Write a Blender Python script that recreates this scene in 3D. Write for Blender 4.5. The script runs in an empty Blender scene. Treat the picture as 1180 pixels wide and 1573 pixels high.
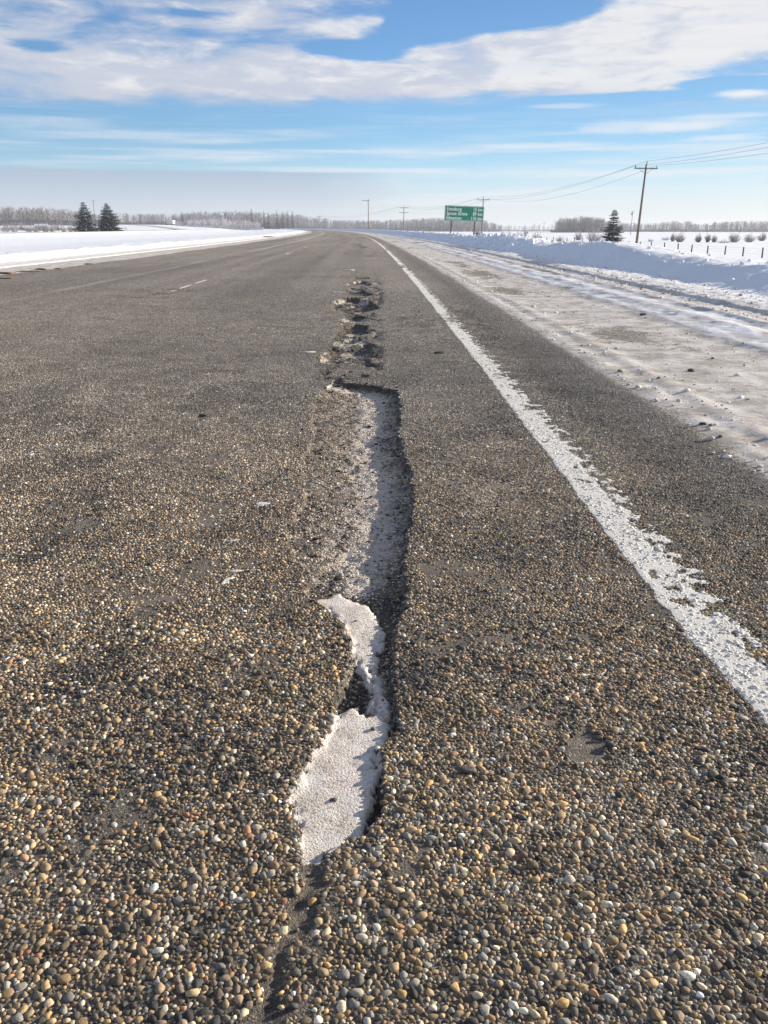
import bpy, bmesh, math, random
import numpy as np
from mathutils import Vector, Matrix
R = math.radians
sc = bpy.context.scene
COL = sc.collection

# ------------------------------------------------------------------ camera, sky, sun, exposure
CAM_H = 0.90
PITCH = math.atan(436.5 / 1272.0)
FPX = 1272.0
cam_d = bpy.data.cameras.new('camera')
cam = bpy.data.objects.new('camera', cam_d); COL.objects.link(cam)
cam.location = (0, 0, CAM_H)
cam.rotation_euler = (math.pi / 2 - PITCH, 0, 0)
cam_d.sensor_fit = 'HORIZONTAL'; cam_d.sensor_width = 36.0
cam_d.lens = 36.0 * FPX / 1180.0
cam_d.clip_start = 0.02; cam_d.clip_end = 12000
sc.camera = cam

SUN_EL, SUN_AZ = 13.5, 66.0         # azimuth to the right of the viewing direction (+Y)
SKY_STRENGTH = 0.09
EXPOSURE = 1.2
sc.view_settings.view_transform = 'Standard'
sc.view_settings.look = 'None'
sc.view_settings.gamma = 1.0
sc.view_settings.use_curve_mapping = False
sc.view_settings.exposure = EXPOSURE
sc.cycles.max_bounces = 6
sc.cycles.volume_bounces = 0

sun_d = bpy.data.lights.new('sun', 'SUN')
sun_d.energy = 4.2; sun_d.angle = R(0.53); sun_d.color = (1.0, 0.90, 0.76)
sun = bpy.data.objects.new('sun', sun_d); COL.objects.link(sun)
sd = Vector((math.sin(R(SUN_AZ)) * math.cos(R(SUN_EL)), math.cos(R(SUN_AZ)) * math.cos(R(SUN_EL)), math.sin(R(SUN_EL))))
sun.rotation_euler = (-sd).to_track_quat('-Z', 'Y').to_euler()
sun.location = sd * 50

class NT:
    """small helper round a node tree"""
    def __init__(s, tree): s.t = tree; s.n = tree.nodes; s.l = tree.links
    def new(s, typ, **kw):
        n = s.n.new(typ)
        for k, v in kw.items(): setattr(n, k, v)
        return n
    def put(s, sock, v):
        if v is None: return
        if isinstance(v, bpy.types.NodeSocket): s.l.new(v, sock)
        else:
            if isinstance(v, (tuple, list)) and len(v) == 3 and sock.type == 'RGBA': v = (*v, 1)
            sock.default_value = v
    def m(s, op, a, b=None, c=None, clamp=False):
        n = s.new('ShaderNodeMath', operation=op, use_clamp=clamp)
        s.put(n.inputs[0], a); s.put(n.inputs[1], b); s.put(n.inputs[2], c)
        return n.outputs[0]
    def vm(s, op, a, b=None):
        n = s.new('ShaderNodeVectorMath', operation=op); s.put(n.inputs[0], a); s.put(n.inputs[1], b)
        return n.outputs[0]
    def mix(s, f, a, b, blend='MIX'):
        n = s.new('ShaderNodeMix', data_type='RGBA', blend_type=blend)
        s.put(n.inputs[0], f); s.put(n.inputs[6], a); s.put(n.inputs[7], b)
        return n.outputs[2]
    def ss(s, v, a, b, lo=0.0, hi=1.0):
        n = s.new('ShaderNodeMapRange', interpolation_type='SMOOTHSTEP')
        s.put(n.inputs[0], v); s.put(n.inputs[1], a); s.put(n.inputs[2], b); s.put(n.inputs[3], lo); s.put(n.inputs[4], hi)
        return n.outputs[0]
    def lin(s, v, a, b, lo=0.0, hi=1.0):
        n = s.new('ShaderNodeMapRange')
        s.put(n.inputs[0], v); s.put(n.inputs[1], a); s.put(n.inputs[2], b); s.put(n.inputs[3], lo); s.put(n.inputs[4], hi)
        return n.outputs[0]
    def noise(s, vec, scale, detail=3.0, rough=0.55, dist=0.0, out=0):
        n = s.new('ShaderNodeTexNoise'); s.put(n.inputs['Vector'], vec)
        n.inputs['Scale'].default_value = scale; n.inputs['Detail'].default_value = detail
        n.inputs['Roughness'].default_value = rough; n.inputs['Distortion'].default_value = dist
        return n.outputs[out]
    def ramp(s, f, stops, interp='LINEAR'):
        n = s.new('ShaderNodeValToRGB'); r = n.color_ramp; r.interpolation = interp
        while len(r.elements) < len(stops): r.elements.new(0.5)
        for e, (p, c) in zip(r.elements, stops): e.position = p; e.color = (*c, 1) if len(c) == 3 else c
        s.put(n.inputs[0], f); return n.outputs[0]
    def comb(s, x, y, z):
        n = s.new('ShaderNodeCombineXYZ'); s.put(n.inputs[0], x); s.put(n.inputs[1], y); s.put(n.inputs[2], z)
        return n.outputs[0]

def px_azel(x, y):
    u = x - 590.0; w = 786.5 - y
    Y = FPX * math.cos(PITCH) + w * math.sin(PITCH); Z = -FPX * math.sin(PITCH) + w * math.cos(PITCH)
    return math.degrees(math.atan2(u, Y)), math.degrees(math.atan2(Z, math.hypot(u, Y)))

def build_world():
    w = bpy.data.worlds.new('World'); sc.world = w; w.use_nodes = True
    T = NT(w.node_tree); T.n.clear()
    sky = T.new('ShaderNodeTexSky', sky_type='NISHITA', sun_disc=False)
    sky.sun_elevation = R(SUN_EL); sky.sun_rotation = R(SUN_AZ)
    sky.altitude = 700; sky.air_density = 1.0; sky.dust_density = 0.4; sky.ozone_density = 2.0
    tc = T.new('ShaderNodeTexCoord').outputs['Generated']
    sep = T.new('ShaderNodeSeparateXYZ'); T.l.new(tc, sep.inputs[0])
    x, y, z = sep.outputs
    az = T.m('MULTIPLY', T.m('ARCTAN2', x, y), 57.2958)
    el = T.m('MULTIPLY', T.m('ARCSINE', z), 57.2958)
    # air colour of the clear sky: Nishita, a little cooler low down as in cold dry air
    tint = T.ramp(T.lin(el, 0.0, 30.0), [(.02, (.60, .69, 1.12)), (.06, (.56, .68, 1.04)), (.117, (.50, .665, .93)), (.20, (.44, .62, .84)), (.28, (.43, .61, .82)), (.42, (.43, .59, .79)), (.60, (.50, .66, .86)), (1, (.72, .80, .92))])
    skyc = T.mix(1.0, sky.outputs[0], tint, 'MULTIPLY')
    skyc = T.mix(1.0, skyc, T.ramp(T.lin(az, 0.0, 30.0), [(0, (1, 1, 1)), (1, (.78, .76, .74))]), 'MULTIPLY')
    # noise coordinates in degrees, stretched along the horizon
    P = T.comb(T.m('MULTIPLY', az, 0.10), T.m('MULTIPLY', el, 0.42), 0.0)
    n1 = T.noise(P, 1.0, 6, 0.62, 0.4)
    P2 = T.comb(T.m('MULTIPLY', az, 0.28), T.m('MULTIPLY', el, 1.1), 3.7)
    n2 = T.noise(P2, 1.0, 6, 0.6, 0.3)
    P3 = T.comb(T.m('MULTIPLY', az, 0.07), T.m('MULTIPLY', el, 1.6), 9.1)
    n3 = T.noise(P3, 1.0, 5, 0.6, 0.2)
    nn = T.m('SUBTRACT', T.m('ADD', T.m('MULTIPLY', n1, 0.9), T.m('MULTIPLY', n2, 0.5)), 0.70)   # about -0.3..0.3
    def blob(px, py, rx, ry, soft=1.0):
        a, e = px_azel(px, py); k = 24.9 / 1180 * 1.95
        da = T.m('DIVIDE', T.m('SUBTRACT', az, a), rx * 0.0395); de = T.m('DIVIDE', T.m('SUBTRACT', el, e), ry * 0.0345)
        d = T.m('SQRT', T.m('ADD', T.m('MULTIPLY', da, da), T.m('MULTIPLY', de, de)))
        return T.m('SUBTRACT', 1.0, d)             # >0 inside
    # main deck: everything above about 7.3 degrees, flat base
    elb = T.m('ADD', el, T.m('MULTIPLY', T.m('ABSOLUTE', az), 0.022))
    base = T.ss(T.m('ADD', elb, T.m('MULTIPLY', nn, 1.1)), 7.15, 7.9)
    dens = T.m('ADD', 0.62, T.m('MULTIPLY', nn, 2.3))
    gap = None
    for b, k in ((blob(545, 76, 105, 20), 1.0), (blob(760, 16, 185, 40), 1.5), (blob(640, 52, 95, 24), 1.1), (blob(60, 70, 60, 12), .6), (blob(300, 20, 90, 10), .45), (blob(640, 36, 60, 18), .9),
                 (blob(1120, 128, 90, 12), 1.1), (blob(985, 150, 230, 12), 1.2), (blob(220, 122, 70, 8), .25), (blob(1165, 45, 40, 14), .35)):
        g = T.m('MULTIPLY', T.m('MAXIMUM', b, 0.0), k * 1.6)
        gap = g if gap is None else T.m('ADD', gap, g)
    add = None
    for b, k in ((blob(870, 82, 300, 60), 1.0), (blob(1050, 50, 260, 60), 1.1), (blob(250, 105, 420, 42), .50), (blob(400, 40, 200, 24), .25), (blob(560, 125, 330, 30), 1.0)):
        g = T.m('MULTIPLY', T.m('MAXIMUM', b, 0.0), k)
        add = g if add is None else T.m('ADD', add, g)
    d1 = T.m('SUBTRACT', T.m('ADD', dens, T.m('MULTIPLY', add, 0.9)), gap)
    high = T.ss(el, 13.0, 17.0)
    d1 = T.m('SUBTRACT', d1, T.m('MULTIPLY', high, 0.18))
    deck = T.m('MULTIPLY', T.ss(d1, 0.15, 0.95), base)
    # right small streaks below the deck
    def streak(px, py, rx, ry, k):
        b = blob(px, py, rx, ry)
        return T.m('MULTIPLY', T.ss(T.m('ADD', b, T.m('MULTIPLY', nn, 1.9)), 0.05, 0.9), k)
    st = None
    for a in ((1060, 192, 190, 16, .75), (1150, 143, 60, 10, .95), (1100, 212, 80, 8, .6), (820, 225, 200, 11, .5), (950, 268, 260, 14, .55), (90, 190, 150, 16, .30), (300, 218, 90, 7, .25), (860, 163, 100, 6, .4), (1090, 180, 150, 8, .5), (400, 280, 300, 12, .3)):
        s_ = streak(*a); st = s_ if st is None else T.m('MAXIMUM', st, s_)
    # low grey band on the left, thin veil towards the right
    lowm = T.ss(T.m('ADD', el, T.m('MULTIPLY', n3, 0.25)), 3.60, 3.42)
    leftm = T.ss(T.m('ADD', az, T.m('MULTIPLY', n2, 6.0)), 6.0, -3.0)
    low = T.m('MULTIPLY', T.m('MULTIPLY', lowm, leftm), T.lin(n3, .3, .7, .75, 1.0))
    veil = T.m('MULTIPLY', T.ss(el, 5.2, 0.8), T.lin(n3, .35, .65, .45, .95))
    wisps = T.m('MULTIPLY', T.ss(n3, 0.42, 0.72), T.m('MULTIPLY', T.ss(el, 8.0, 4.0), 0.75))
    K = 1.0
    white = T.mix(T.ss(T.m('ADD', n2, T.m('MULTIPLY', az, 0.006)), 0.40, 0.66), (3.0, 3.15, 3.6), (4.25, 4.2, 4.2))
    # deck underside greyer towards its flat base
    under = T.ss(T.m('ADD', elb, T.m('MULTIPLY', n2, 1.5)), 9.7, 8.1)
    white = T.mix(T.m('MULTIPLY', under, 0.8), white, (3.0, 3.05, 3.45))
    c = T.mix(T.m('MULTIPLY', veil, 0.75), skyc, (4.0, 4.25, 4.4))
    c = T.mix(wisps, c, (3.9, 4.1, 4.4))
    c = T.mix(st, c, (4.2, 4.3, 4.5))
    c = T.mix(T.m('MULTIPLY', low, 0.92), c, T.mix(T.ss(el, 0.4, 3.4), (3.2, 3.5, 3.95), (2.1, 2.55, 3.25)))
    c = T.mix(T.m('MULTIPLY', deck, T.lin(n3, .3, .65, .82, .97)), c, white)
    # below the horizon: snow-covered land beyond the modelled plain
    c = T.mix(T.ss(el, 0.0, -1.5), c, (2.4, 2.5, 2.7))
    bg = T.new('ShaderNodeBackground'); T.l.new(c, bg.inputs[0]); bg.inputs[1].default_value = SKY_STRENGTH
    out = T.new('ShaderNodeOutputWorld'); T.l.new(bg.outputs[0], out.inputs[0])
build_world()

# ------------------------------------------------------------------ helpers
rng = np.random.default_rng(7)
def _hash(ix, iy, seed):
    h = (ix.astype(np.int64) * 374761393 + iy.astype(np.int64) * 668265263 + seed * 1442695041) & 0xFFFFFFFF
    h = ((h ^ (h >> 13)) * 1274126177) & 0xFFFFFFFF
    h = ((h ^ (h >> 16)) * 2246822519) & 0xFFFFFFFF
    return ((h ^ (h >> 15)) & 0xFFFFFF) / float(0xFFFFFF)
def vnoise(x, y, seed=0):
    ix = np.floor(x); iy = np.floor(y); fx = x - ix; fy = y - iy
    ux = fx * fx * fx * (fx * (fx * 6 - 15) + 10); uy = fy * fy * fy * (fy * (fy * 6 - 15) + 10)
    a = _hash(ix, iy, seed); b = _hash(ix + 1, iy, seed); c = _hash(ix, iy + 1, seed); d = _hash(ix + 1, iy + 1, seed)
    return (a + (b - a) * ux + (c - a) * uy + (a - b - c + d) * ux * uy) * 2 - 1
def fbm(x, y, octv=4, seed=0, gain=0.5):
    s = 0; a = 1.0; t = 0
    for o in range(octv):
        s = s + a * vnoise(x * 2 ** o + 17.3 * o, y * 2 ** o - 9.1 * o, seed + o); t += a; a *= gain
    return s / t
def sstep(x, a, b):
    t = np.clip((x - a) / (b - a), 0, 1); return t * t * (3 - 2 * t)
def interp(x, pts):
    return np.interp(x, [p[0] for p in pts], [p[1] for p in pts])

def ground_pt(px, py, h=CAM_H):
    u = px - 590.0; v = py - 786.5
    dz = -FPX * math.sin(PITCH) - v * math.cos(PITCH); dy = FPX * math.cos(PITCH) - v * math.sin(PITCH)
    t = h / -dz; return (u * t, dy * t)
def px_at(px, py, zc):
    """world point seen at pixel (px,py) of the photograph at camera depth zc"""
    u = (px - 590.0) / FPX * zc; v = (py - 786.5) / FPX * zc
    return Vector((u, zc * math.cos(PITCH) - v * math.sin(PITCH), CAM_H - zc * math.sin(PITCH) - v * math.cos(PITCH)))

def tag(o, label=None, cat=None, group=None, kind=None):
    if label: o['label'] = label
    if cat: o['category'] = cat
    if group: o['group'] = group
    if kind: o['kind'] = kind
    return o
def mesh_np(name, V, F, mat=None, smooth=True, attrs=None, colors=None, parent=None, loc=None):
    """V (n,3); F (m,k) int array; attrs name->float per vertex; colors name->(n,3)"""
    me = bpy.data.meshes.new(name)
    V = np.ascontiguousarray(V, dtype=np.float32); F = np.ascontiguousarray(F, dtype=np.int32)
    me.vertices.add(len(V)); me.vertices.foreach_set('co', V.ravel())
    k = F.shape[1]
    me.loops.add(F.size); me.loops.foreach_set('vertex_index', F.ravel())
    me.polygons.add(len(F)); me.polygons.foreach_set('loop_start', np.arange(0, F.size, k, dtype=np.int32))
    try: me.polygons.foreach_set('loop_total', np.full(len(F), k, dtype=np.int32))
    except Exception: pass
    me.update(calc_edges=True)
    me.polygons.foreach_set('use_smooth', np.full(len(F), smooth, dtype=bool))
    for n, a in (attrs or {}).items():
        at = me.attributes.new(n, 'FLOAT', 'POINT'); at.data.foreach_set('value', np.ascontiguousarray(a, dtype=np.float32).ravel())
    for n, a in (colors or {}).items():
        at = me.attributes.new(n, 'FLOAT_COLOR', 'POINT')
        c = np.ones((len(V), 4), dtype=np.float32); c[:, :3] = a; at.data.foreach_set('color', c.ravel())
    if mat: me.materials.append(mat)
    o = bpy.data.objects.new(name, me); COL.objects.link(o)
    if parent: o.parent = parent
    if loc is not None: o.location = loc
    return o
def empty(name, loc=(0, 0, 0), rz=0.0):
    o = bpy.data.objects.new(name, None); COL.objects.link(o); o.location = loc; o.rotation_euler = (0, 0, rz)
    o.empty_display_size = 0.2
    return o
class MB:
    """collects boxes and tubes, then links them as one mesh"""
    def __init__(s): s.v = []; s.f = []
    def add(s, V, F):
        b = len(s.v); s.v += [tuple(p) for p in V]; s.f += [tuple(i + b for i in f) for f in F]
    def box(s, c, size, rot=None):
        hx, hy, hz = [q / 2 for q in size]; V = []
        for dx in (-1, 1):
            for dy in (-1, 1):
                for dz in (-1, 1):
                    p = Vector((dx * hx, dy * hy, dz * hz))
                    if rot: p = rot @ p
                    V.append(p + Vector(c))
        s.add(V, [(0, 1, 3, 2), (4, 6, 7, 5), (0, 4, 5, 1), (2, 3, 7, 6), (0, 2, 6, 4), (1, 5, 7, 3)])
    def tube(s, pts, rad, n=10, cap=True):
        pts = [Vector(p) for p in pts]; rings = []
        if not isinstance(rad, (list, tuple)): rad = [rad] * len(pts)
        for i, p in enumerate(pts):
            d = (pts[min(i + 1, len(pts) - 1)] - pts[max(i - 1, 0)]).normalized()
            a = d.cross(Vector((0, 0, 1)) if abs(d.z) < .9 else Vector((1, 0, 0))).normalized(); b = d.cross(a)
            rings.append([p + (a * math.cos(t) + b * math.sin(t)) * rad[i] for t in [2 * math.pi * k / n for k in range(n)]])
        V = [q for r in rings for q in r]; F = []
        for i in range(len(pts) - 1):
            for k in range(n):
                F.append((i * n + k, i * n + (k + 1) % n, (i + 1) * n + (k + 1) % n, (i + 1) * n + k))
        if cap: F.append(tuple(range(n))[::-1]); F.append(tuple((len(pts) - 1) * n + k for k in range(n)))
        s.add(V, F)
    def build(s, name, mat, parent=None, smooth=False, loc=None):
        me = bpy.data.meshes.new(name); me.from_pydata(s.v, [], s.f); me.update()
        if smooth:
            for p in me.polygons: p.use_smooth = True
        if mat: me.materials.append(mat)
        bm = bmesh.new(); bm.from_mesh(me); bmesh.ops.recalc_face_normals(bm, faces=bm.faces); bm.to_mesh(me); bm.free()
        o = bpy.data.objects.new(name, me); COL.objects.link(o)
        if parent: o.parent = parent
        if loc is not None: o.location = loc
        return o
MATS = {}
def new_mat(name):
    m = bpy.data.materials.new(name); m.use_nodes = True; T = NT(m.node_tree); T.n.clear()
    b = T.new('ShaderNodeBsdfPrincipled'); o = T.new('ShaderNodeOutputMaterial'); T.l.new(b.outputs[0], o.inputs[0])
    MATS[name] = m
    return m, T, b
def simple_mat(name, col, rough=0.7, var=0.25, scale=6.0, metal=0.0, bump=0.0):
    m, T, b = new_mat(name)
    tc = T.new('ShaderNodeTexCoord').outputs['Object']
    n = T.noise(tc, scale, 5)
    c = T.mix(T.lin(n, .3, .7), tuple(v * (1 - var) for v in col), tuple(min(1, v * (1 + var)) for v in col))
    T.put(b.inputs['Base Color'], c); b.inputs['Roughness'].default_value = rough; b.inputs['Metallic'].default_value = metal
    if bump:
        bn = T.new('ShaderNodeBump'); bn.inputs['Strength'].default_value = bump; bn.inputs['Distance'].default_value = 0.01
        T.l.new(T.noise(tc, scale * 6, 4), bn.inputs['Height']); T.l.new(bn.outputs[0], b.inputs['Normal'])
    return m

# ------------------------------------------------------------------ the lie of the land
def curve(Y):
    """the highway bends gently left: lateral shift of its lines at distance Y"""
    Yp = np.clip(Y, 0, 560); c = -0.0118 * np.clip(Y, -200, 560) - 1.72e-4 * Yp ** 2
    return c - (0.0118 + 2 * 1.72e-4 * 560) * np.clip(Y - 560, 0, None)

# pothole outlines, in pixels of the photograph, taken to the road plane
def gp(pts): return np.array([ground_pt(x, y) for x, y in pts])
RIGHT = gp([(519, 578), (532, 588), (560, 590), (588, 594), (612, 601), (616, 625), (617, 645), (610, 668), (621, 698), (632, 728), (636, 775), (628, 820), (622, 860),
            (624, 905), (618, 950), (604, 982), (610, 1012), (604, 1050), (612, 1090), (610, 1125), (584, 1150), (588, 1196), (594, 1225), (584, 1252), (556, 1283), (520, 1300), (497, 1308), (490, 1328)])
LEFT = gp([(519, 578), (508, 587), (482, 612), (477, 645), (480, 668), (465, 700), (462, 730), (468, 760), (452, 790), (434, 806), (440, 832), (452, 858), (476, 880), (462, 905), (472, 917),
           (497, 930), (524, 957), (536, 984), (540, 1012), (528, 1040), (506, 1075), (512, 1107), (494, 1140), (470, 1166), (449, 1208), (449, 1262), (462, 1300), (468, 1322), (490, 1328)])
MAIN = np.vstack([RIGHT, LEFT[-2:0:-1]])
def z6(pts): return gp([(460 + x / 6.5556, 400 + y / 6.5556) for x, y in pts])
SMALL = [
    (z6([(540, 166), (700, 168), (712, 182), (610, 192), (550, 182)]), .020),
    (z6([(450, 240), (530, 212), (640, 200), (745, 232), (700, 256), (560, 254)]), .035),
    (z6([(440, 292), (520, 275), (640, 280), (690, 315), (770, 345), (680, 362), (600, 352), (480, 340)]), .030),
    (z6([(290, 470), (340, 400), (440, 375), (560, 368), (680, 388), (760, 430), (820, 480), (720, 512), (620, 532), (480, 524), (330, 500)]), .045),
    (z6([(400, 600), (480, 550), (580, 535), (720, 575), (700, 605), (560, 630), (420, 652)]), .028),
    (z6([(350, 720), (420, 662), (560, 640), (700, 660), (690, 700), (725, 735), (620, 752), (500, 772), (350, 770)]), .035),
    (z6([(340, 800), (440, 776), (620, 765), (640, 790), (560, 822), (420, 855)]), .030),
    (z6([(130, 985), (280, 900), (300, 860), (520, 858), (640, 830), (770, 845), (750, 900), (795, 980), (660, 985), (500, 1000), (380, 1050), (220, 1035)]), .038),
    (z6([(600, 1062), (700, 1032), (805, 1048), (760, 1068), (660, 1080)]), .018),
    (gp([(265, 634), (290, 632), (318, 639), (300, 642), (275, 640)]), .018),
    (gp([(215, 663), (245, 662), (270, 668), (240, 669)]), .010),
]
GROOVE = gp([(490, 1322), (507, 1335), (490, 1398), (461, 1440), (444, 1487), (431, 1573), (424, 1640), (350, 1640), (376, 1573), (393, 1525), (419, 1440), (440, 1390), (462, 1335), (466, 1318)])
SPOT = gp([(870, 1132), (905, 1120), (928, 1140), (925, 1165), (890, 1170), (872, 1155)])
SNOW1 = gp([(474, 915), (500, 911), (520, 904), (548, 917), (566, 922), (578, 938), (592, 955), (588, 985), (578, 992), (586, 1012), (566, 1024), (572, 1050), (560, 1040), (548, 1016), (540, 986), (526, 955), (505, 930)])
SNOW2 = gp([(518, 1084), (545, 1076), (562, 1092), (585, 1084), (602, 1124), (582, 1150), (580, 1198), (566, 1246), (548, 1284), (520, 1300), (497, 1309), (491, 1327), (470, 1322), (456, 1268), (450, 1210), (470, 1170), (496, 1140), (512, 1110)])

LINK = gp([(560, 1012), (584, 1015), (604, 1062), (607, 1092), (590, 1104), (560, 1080), (566, 1050)])
def poly_dist(x, y, P, closed=True):
    n = len(P); best = np.full(x.shape, 1e9)
    for i in range(n if closed else n - 1):
        ax, ay = P[i]; bx, by = P[(i + 1) % n]
        dx, dy = bx - ax, by - ay; L = dx * dx + dy * dy + 1e-12
        t = np.clip(((x - ax) * dx + (y - ay) * dy) / L, 0, 1)
        best = np.minimum(best, (x - ax - t * dx) ** 2 + (y - ay - t * dy) ** 2)
    return np.sqrt(best)
def poly_in(x, y, P):
    ins = np.zeros(x.shape, bool); n = len(P)
    for i in range(n):
        ax, ay = P[i]; bx, by = P[(i + 1) % n]
        if ay == by: continue
        c = ((ay > y) != (by > y)) & (x < (bx - ax) * (y - ay) / (by - ay) + ax)
        ins ^= c
    return ins
def sdist(x, y, P): # positive inside
    d = poly_dist(x, y, P); return np.where(poly_in(x, y, P), d, -d)

def holes(x, y):
    """depth of broken pavement below the wearing surface, and masks"""
    shp = x.shape
    depth = np.zeros(shp); hole = np.zeros(shp); snow = np.zeros(shp); dust = np.zeros(shp)
    sel = (y > 0.4) & (y < 17.5) & (x > -0.95) & (x < 0.6)
    lx = x[sel]; ly = y[sel]
    if lx.size == 0: return depth, hole, snow, dust
    far = np.clip(ly / 4.0, 0.6, 2.5)
    jx = fbm(lx * 26, ly * 26, 3, 11) * .016 * far * np.where(lx + .12 * ly < .05, 1.6, 1.0); jy = fbm(lx * 26, ly * 26, 3, 29) * .02 * far
    jx += fbm(lx * 90, ly * 90, 2, 13) * .005; jy += fbm(lx * 90, ly * 90, 2, 17) * .005
    X = lx + jx; Y = ly + jy
    ins = poly_in(X, Y, MAIN)
    dR = poly_dist(X, Y, RIGHT, False); dL = poly_dist(X, Y, LEFT, False)
    upper = sstep(ly, 2.05, 2.35)
    wL = 0.02 + upper * 0.20
    D = 0.030 + 0.006 * upper
    prof = np.minimum(1, dR / (0.010 + .006 * upper)) ** .7 * (0.36 + 0.64 * sstep(dL, 0.0, wL)) * np.minimum(1, dL / .012)
    # the lower layer's terraces on the left flank
    d = np.where(ins, D * prof, 0)
    rough = fbm(lx * 60, ly * 60, 3, 41)
    d = np.where(ins, d + 0.0045 * rough * np.minimum(1, d / .01) + .008 * fbm(lx * 14, ly * 9, 4, 44) * np.minimum(1, d / .012), d)
    h = ins.astype(float)
    for P, dd in SMALL:
        sdd = sdist(X, Y, P)
        s2 = np.clip(sdd / (0.02 + .05 * (dd > .025)), 0, 1)
        dloc = np.where(sdd > 0, 1.25 * dd * s2 ** .7 * (1 + .35 * fbm(lx * 9, ly * 9, 3, 51)), 0)
        d = np.maximum(d, dloc); h = np.maximum(h, (sdd > 0))
    # shallow ravelled ground between the small holes
    zone = sstep(ly, 5.0, 5.4) * sstep(ly, 16.5, 14.5) * sstep(lx, -.50, -.36) * sstep(lx, .02, -.08)
    rv = zone * sstep(fbm(lx * 5, ly * 3.2, 4, 61), -.12, .2)
    d = np.maximum(d, .012 * rv); h = np.maximum(h, rv * .8)
    g = sdist(X, Y, GROOVE); g = g - .002 + .014 * fbm(lx * 45, ly * 45, 3, 19)
    gd = np.where(g > 0, .0045 * np.clip(g / .015, 0, 1) + .0018 * fbm(lx * 110, ly * 110, 3, 18), 0)
    d = np.maximum(d, gd); h = np.maximum(h, np.where(g > 0, .55, 0))
    sp = sdist(X, Y, SPOT); d = np.maximum(d, np.where(sp > 0, .004, 0)); h = np.maximum(h, np.where(sp > 0, .5, 0))
    # snow fill
    fill = np.maximum(sdist(lx + jx * .5, ly + jy * .5, SNOW1), sdist(lx + jx * .5, ly + jy * .5, SNOW2))
    lev = np.where(ly < 1.62, .0095, .014) + .0012 * fbm(lx * 30, ly * 30, 3, 77)
    fill = np.maximum(fill, sdist(lx + jx * .5, ly + jy * .5, LINK) - .014)
    fm = sstep(fill + .004 + .009 * rough + .008 * fbm(lx * 130, ly * 110, 2, 79), -.004, .012)
    d2 = np.minimum(d, lev); d = np.where(fm > 0, d * (1 - fm) + d2 * fm, d)
    sn = fm.copy()
    # snow dust in the deeper bed of the long hole and in pockets of the small ones
    bed = sstep(d, .018, .042)
    n = fbm(lx * 16, ly * 7, 4, 91); n2 = fbm(lx * 60, ly * 34, 3, 95)
    up2 = sstep(ly, 1.93, 2.08)
    lit_strip = np.exp(-((dR - .135 - .05 * n) / .055) ** 2)  # sunlit part of the floor, painted as a paler strip of the snow dust
    du = ins * up2 * (.33 + .62 * lit_strip * (1 + .7 * n) + .14 * bed + .28 * n2)
    du = np.maximum(du, ins * (1 - up2) * (.22 + .3 * n + .15 * n2))
    du = np.maximum(du, np.where(sdist(X, Y, LINK) > 0, .62 + .3 * n2, 0))
    far_sn = (h > .5) * (ly > 4.9) * sstep(fbm(lx * 7 + 3, ly * 3.6, 3, 99) + .3 * n2, .08, .36) * sstep(lx, -.04, -.16)
    du = np.maximum(du, far_sn * .62)
    du = np.maximum(du, np.where(g > 0, .22 + .18 * n, 0)); du = np.maximum(du, np.where(sp > 0, .35, 0))
    depth[sel] = d; hole[sel] = h; snow[sel] = sn; dust[sel] = np.clip(du, 0, 1)
    return depth, hole, snow, dust

LINE_S, LINE_W = 0.815, 0.098
def paint_mask(s, Y, x):
    """worn white edge line: clean on the lane side, broken into plates on the shoulder side"""
    e = fbm(x * 30, Y * 14, 3, 5) * .010 + fbm(x * 4, Y * 1.1, 2, 6) * .010
    s = s - .026 * sstep(Y, 1.9, 1.25)
    l = sstep(s + e, .722, .740)
    r = sstep(s + e, .842, .822)
    core = l * r
    n = fbm(x * 34, Y * 26, 3, 7); edge = (s - .83) / .07
    plates = l * sstep(n - edge * .42 + .10, .02, .10) * sstep(s, .925, .88)
    m = np.maximum(core * sstep(n + .5 * fbm(x * 9, Y * 3, 2, 71), -.62, -.30), plates)
    wear = sstep(fbm(x * .9, Y * .35, 3, 8) + .5 * fbm(x * 12, Y * 3, 3, 81), .22, .55) * (Y > 5)
    gap = ((Y > 8.0) & (Y < 9.0)) * sstep(fbm(x * 14, Y * 3, 3, 9), -.1, .15)
    return np.clip(m * (1 - .75 * wear) * (1 - .9 * gap), 0, 1)

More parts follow.
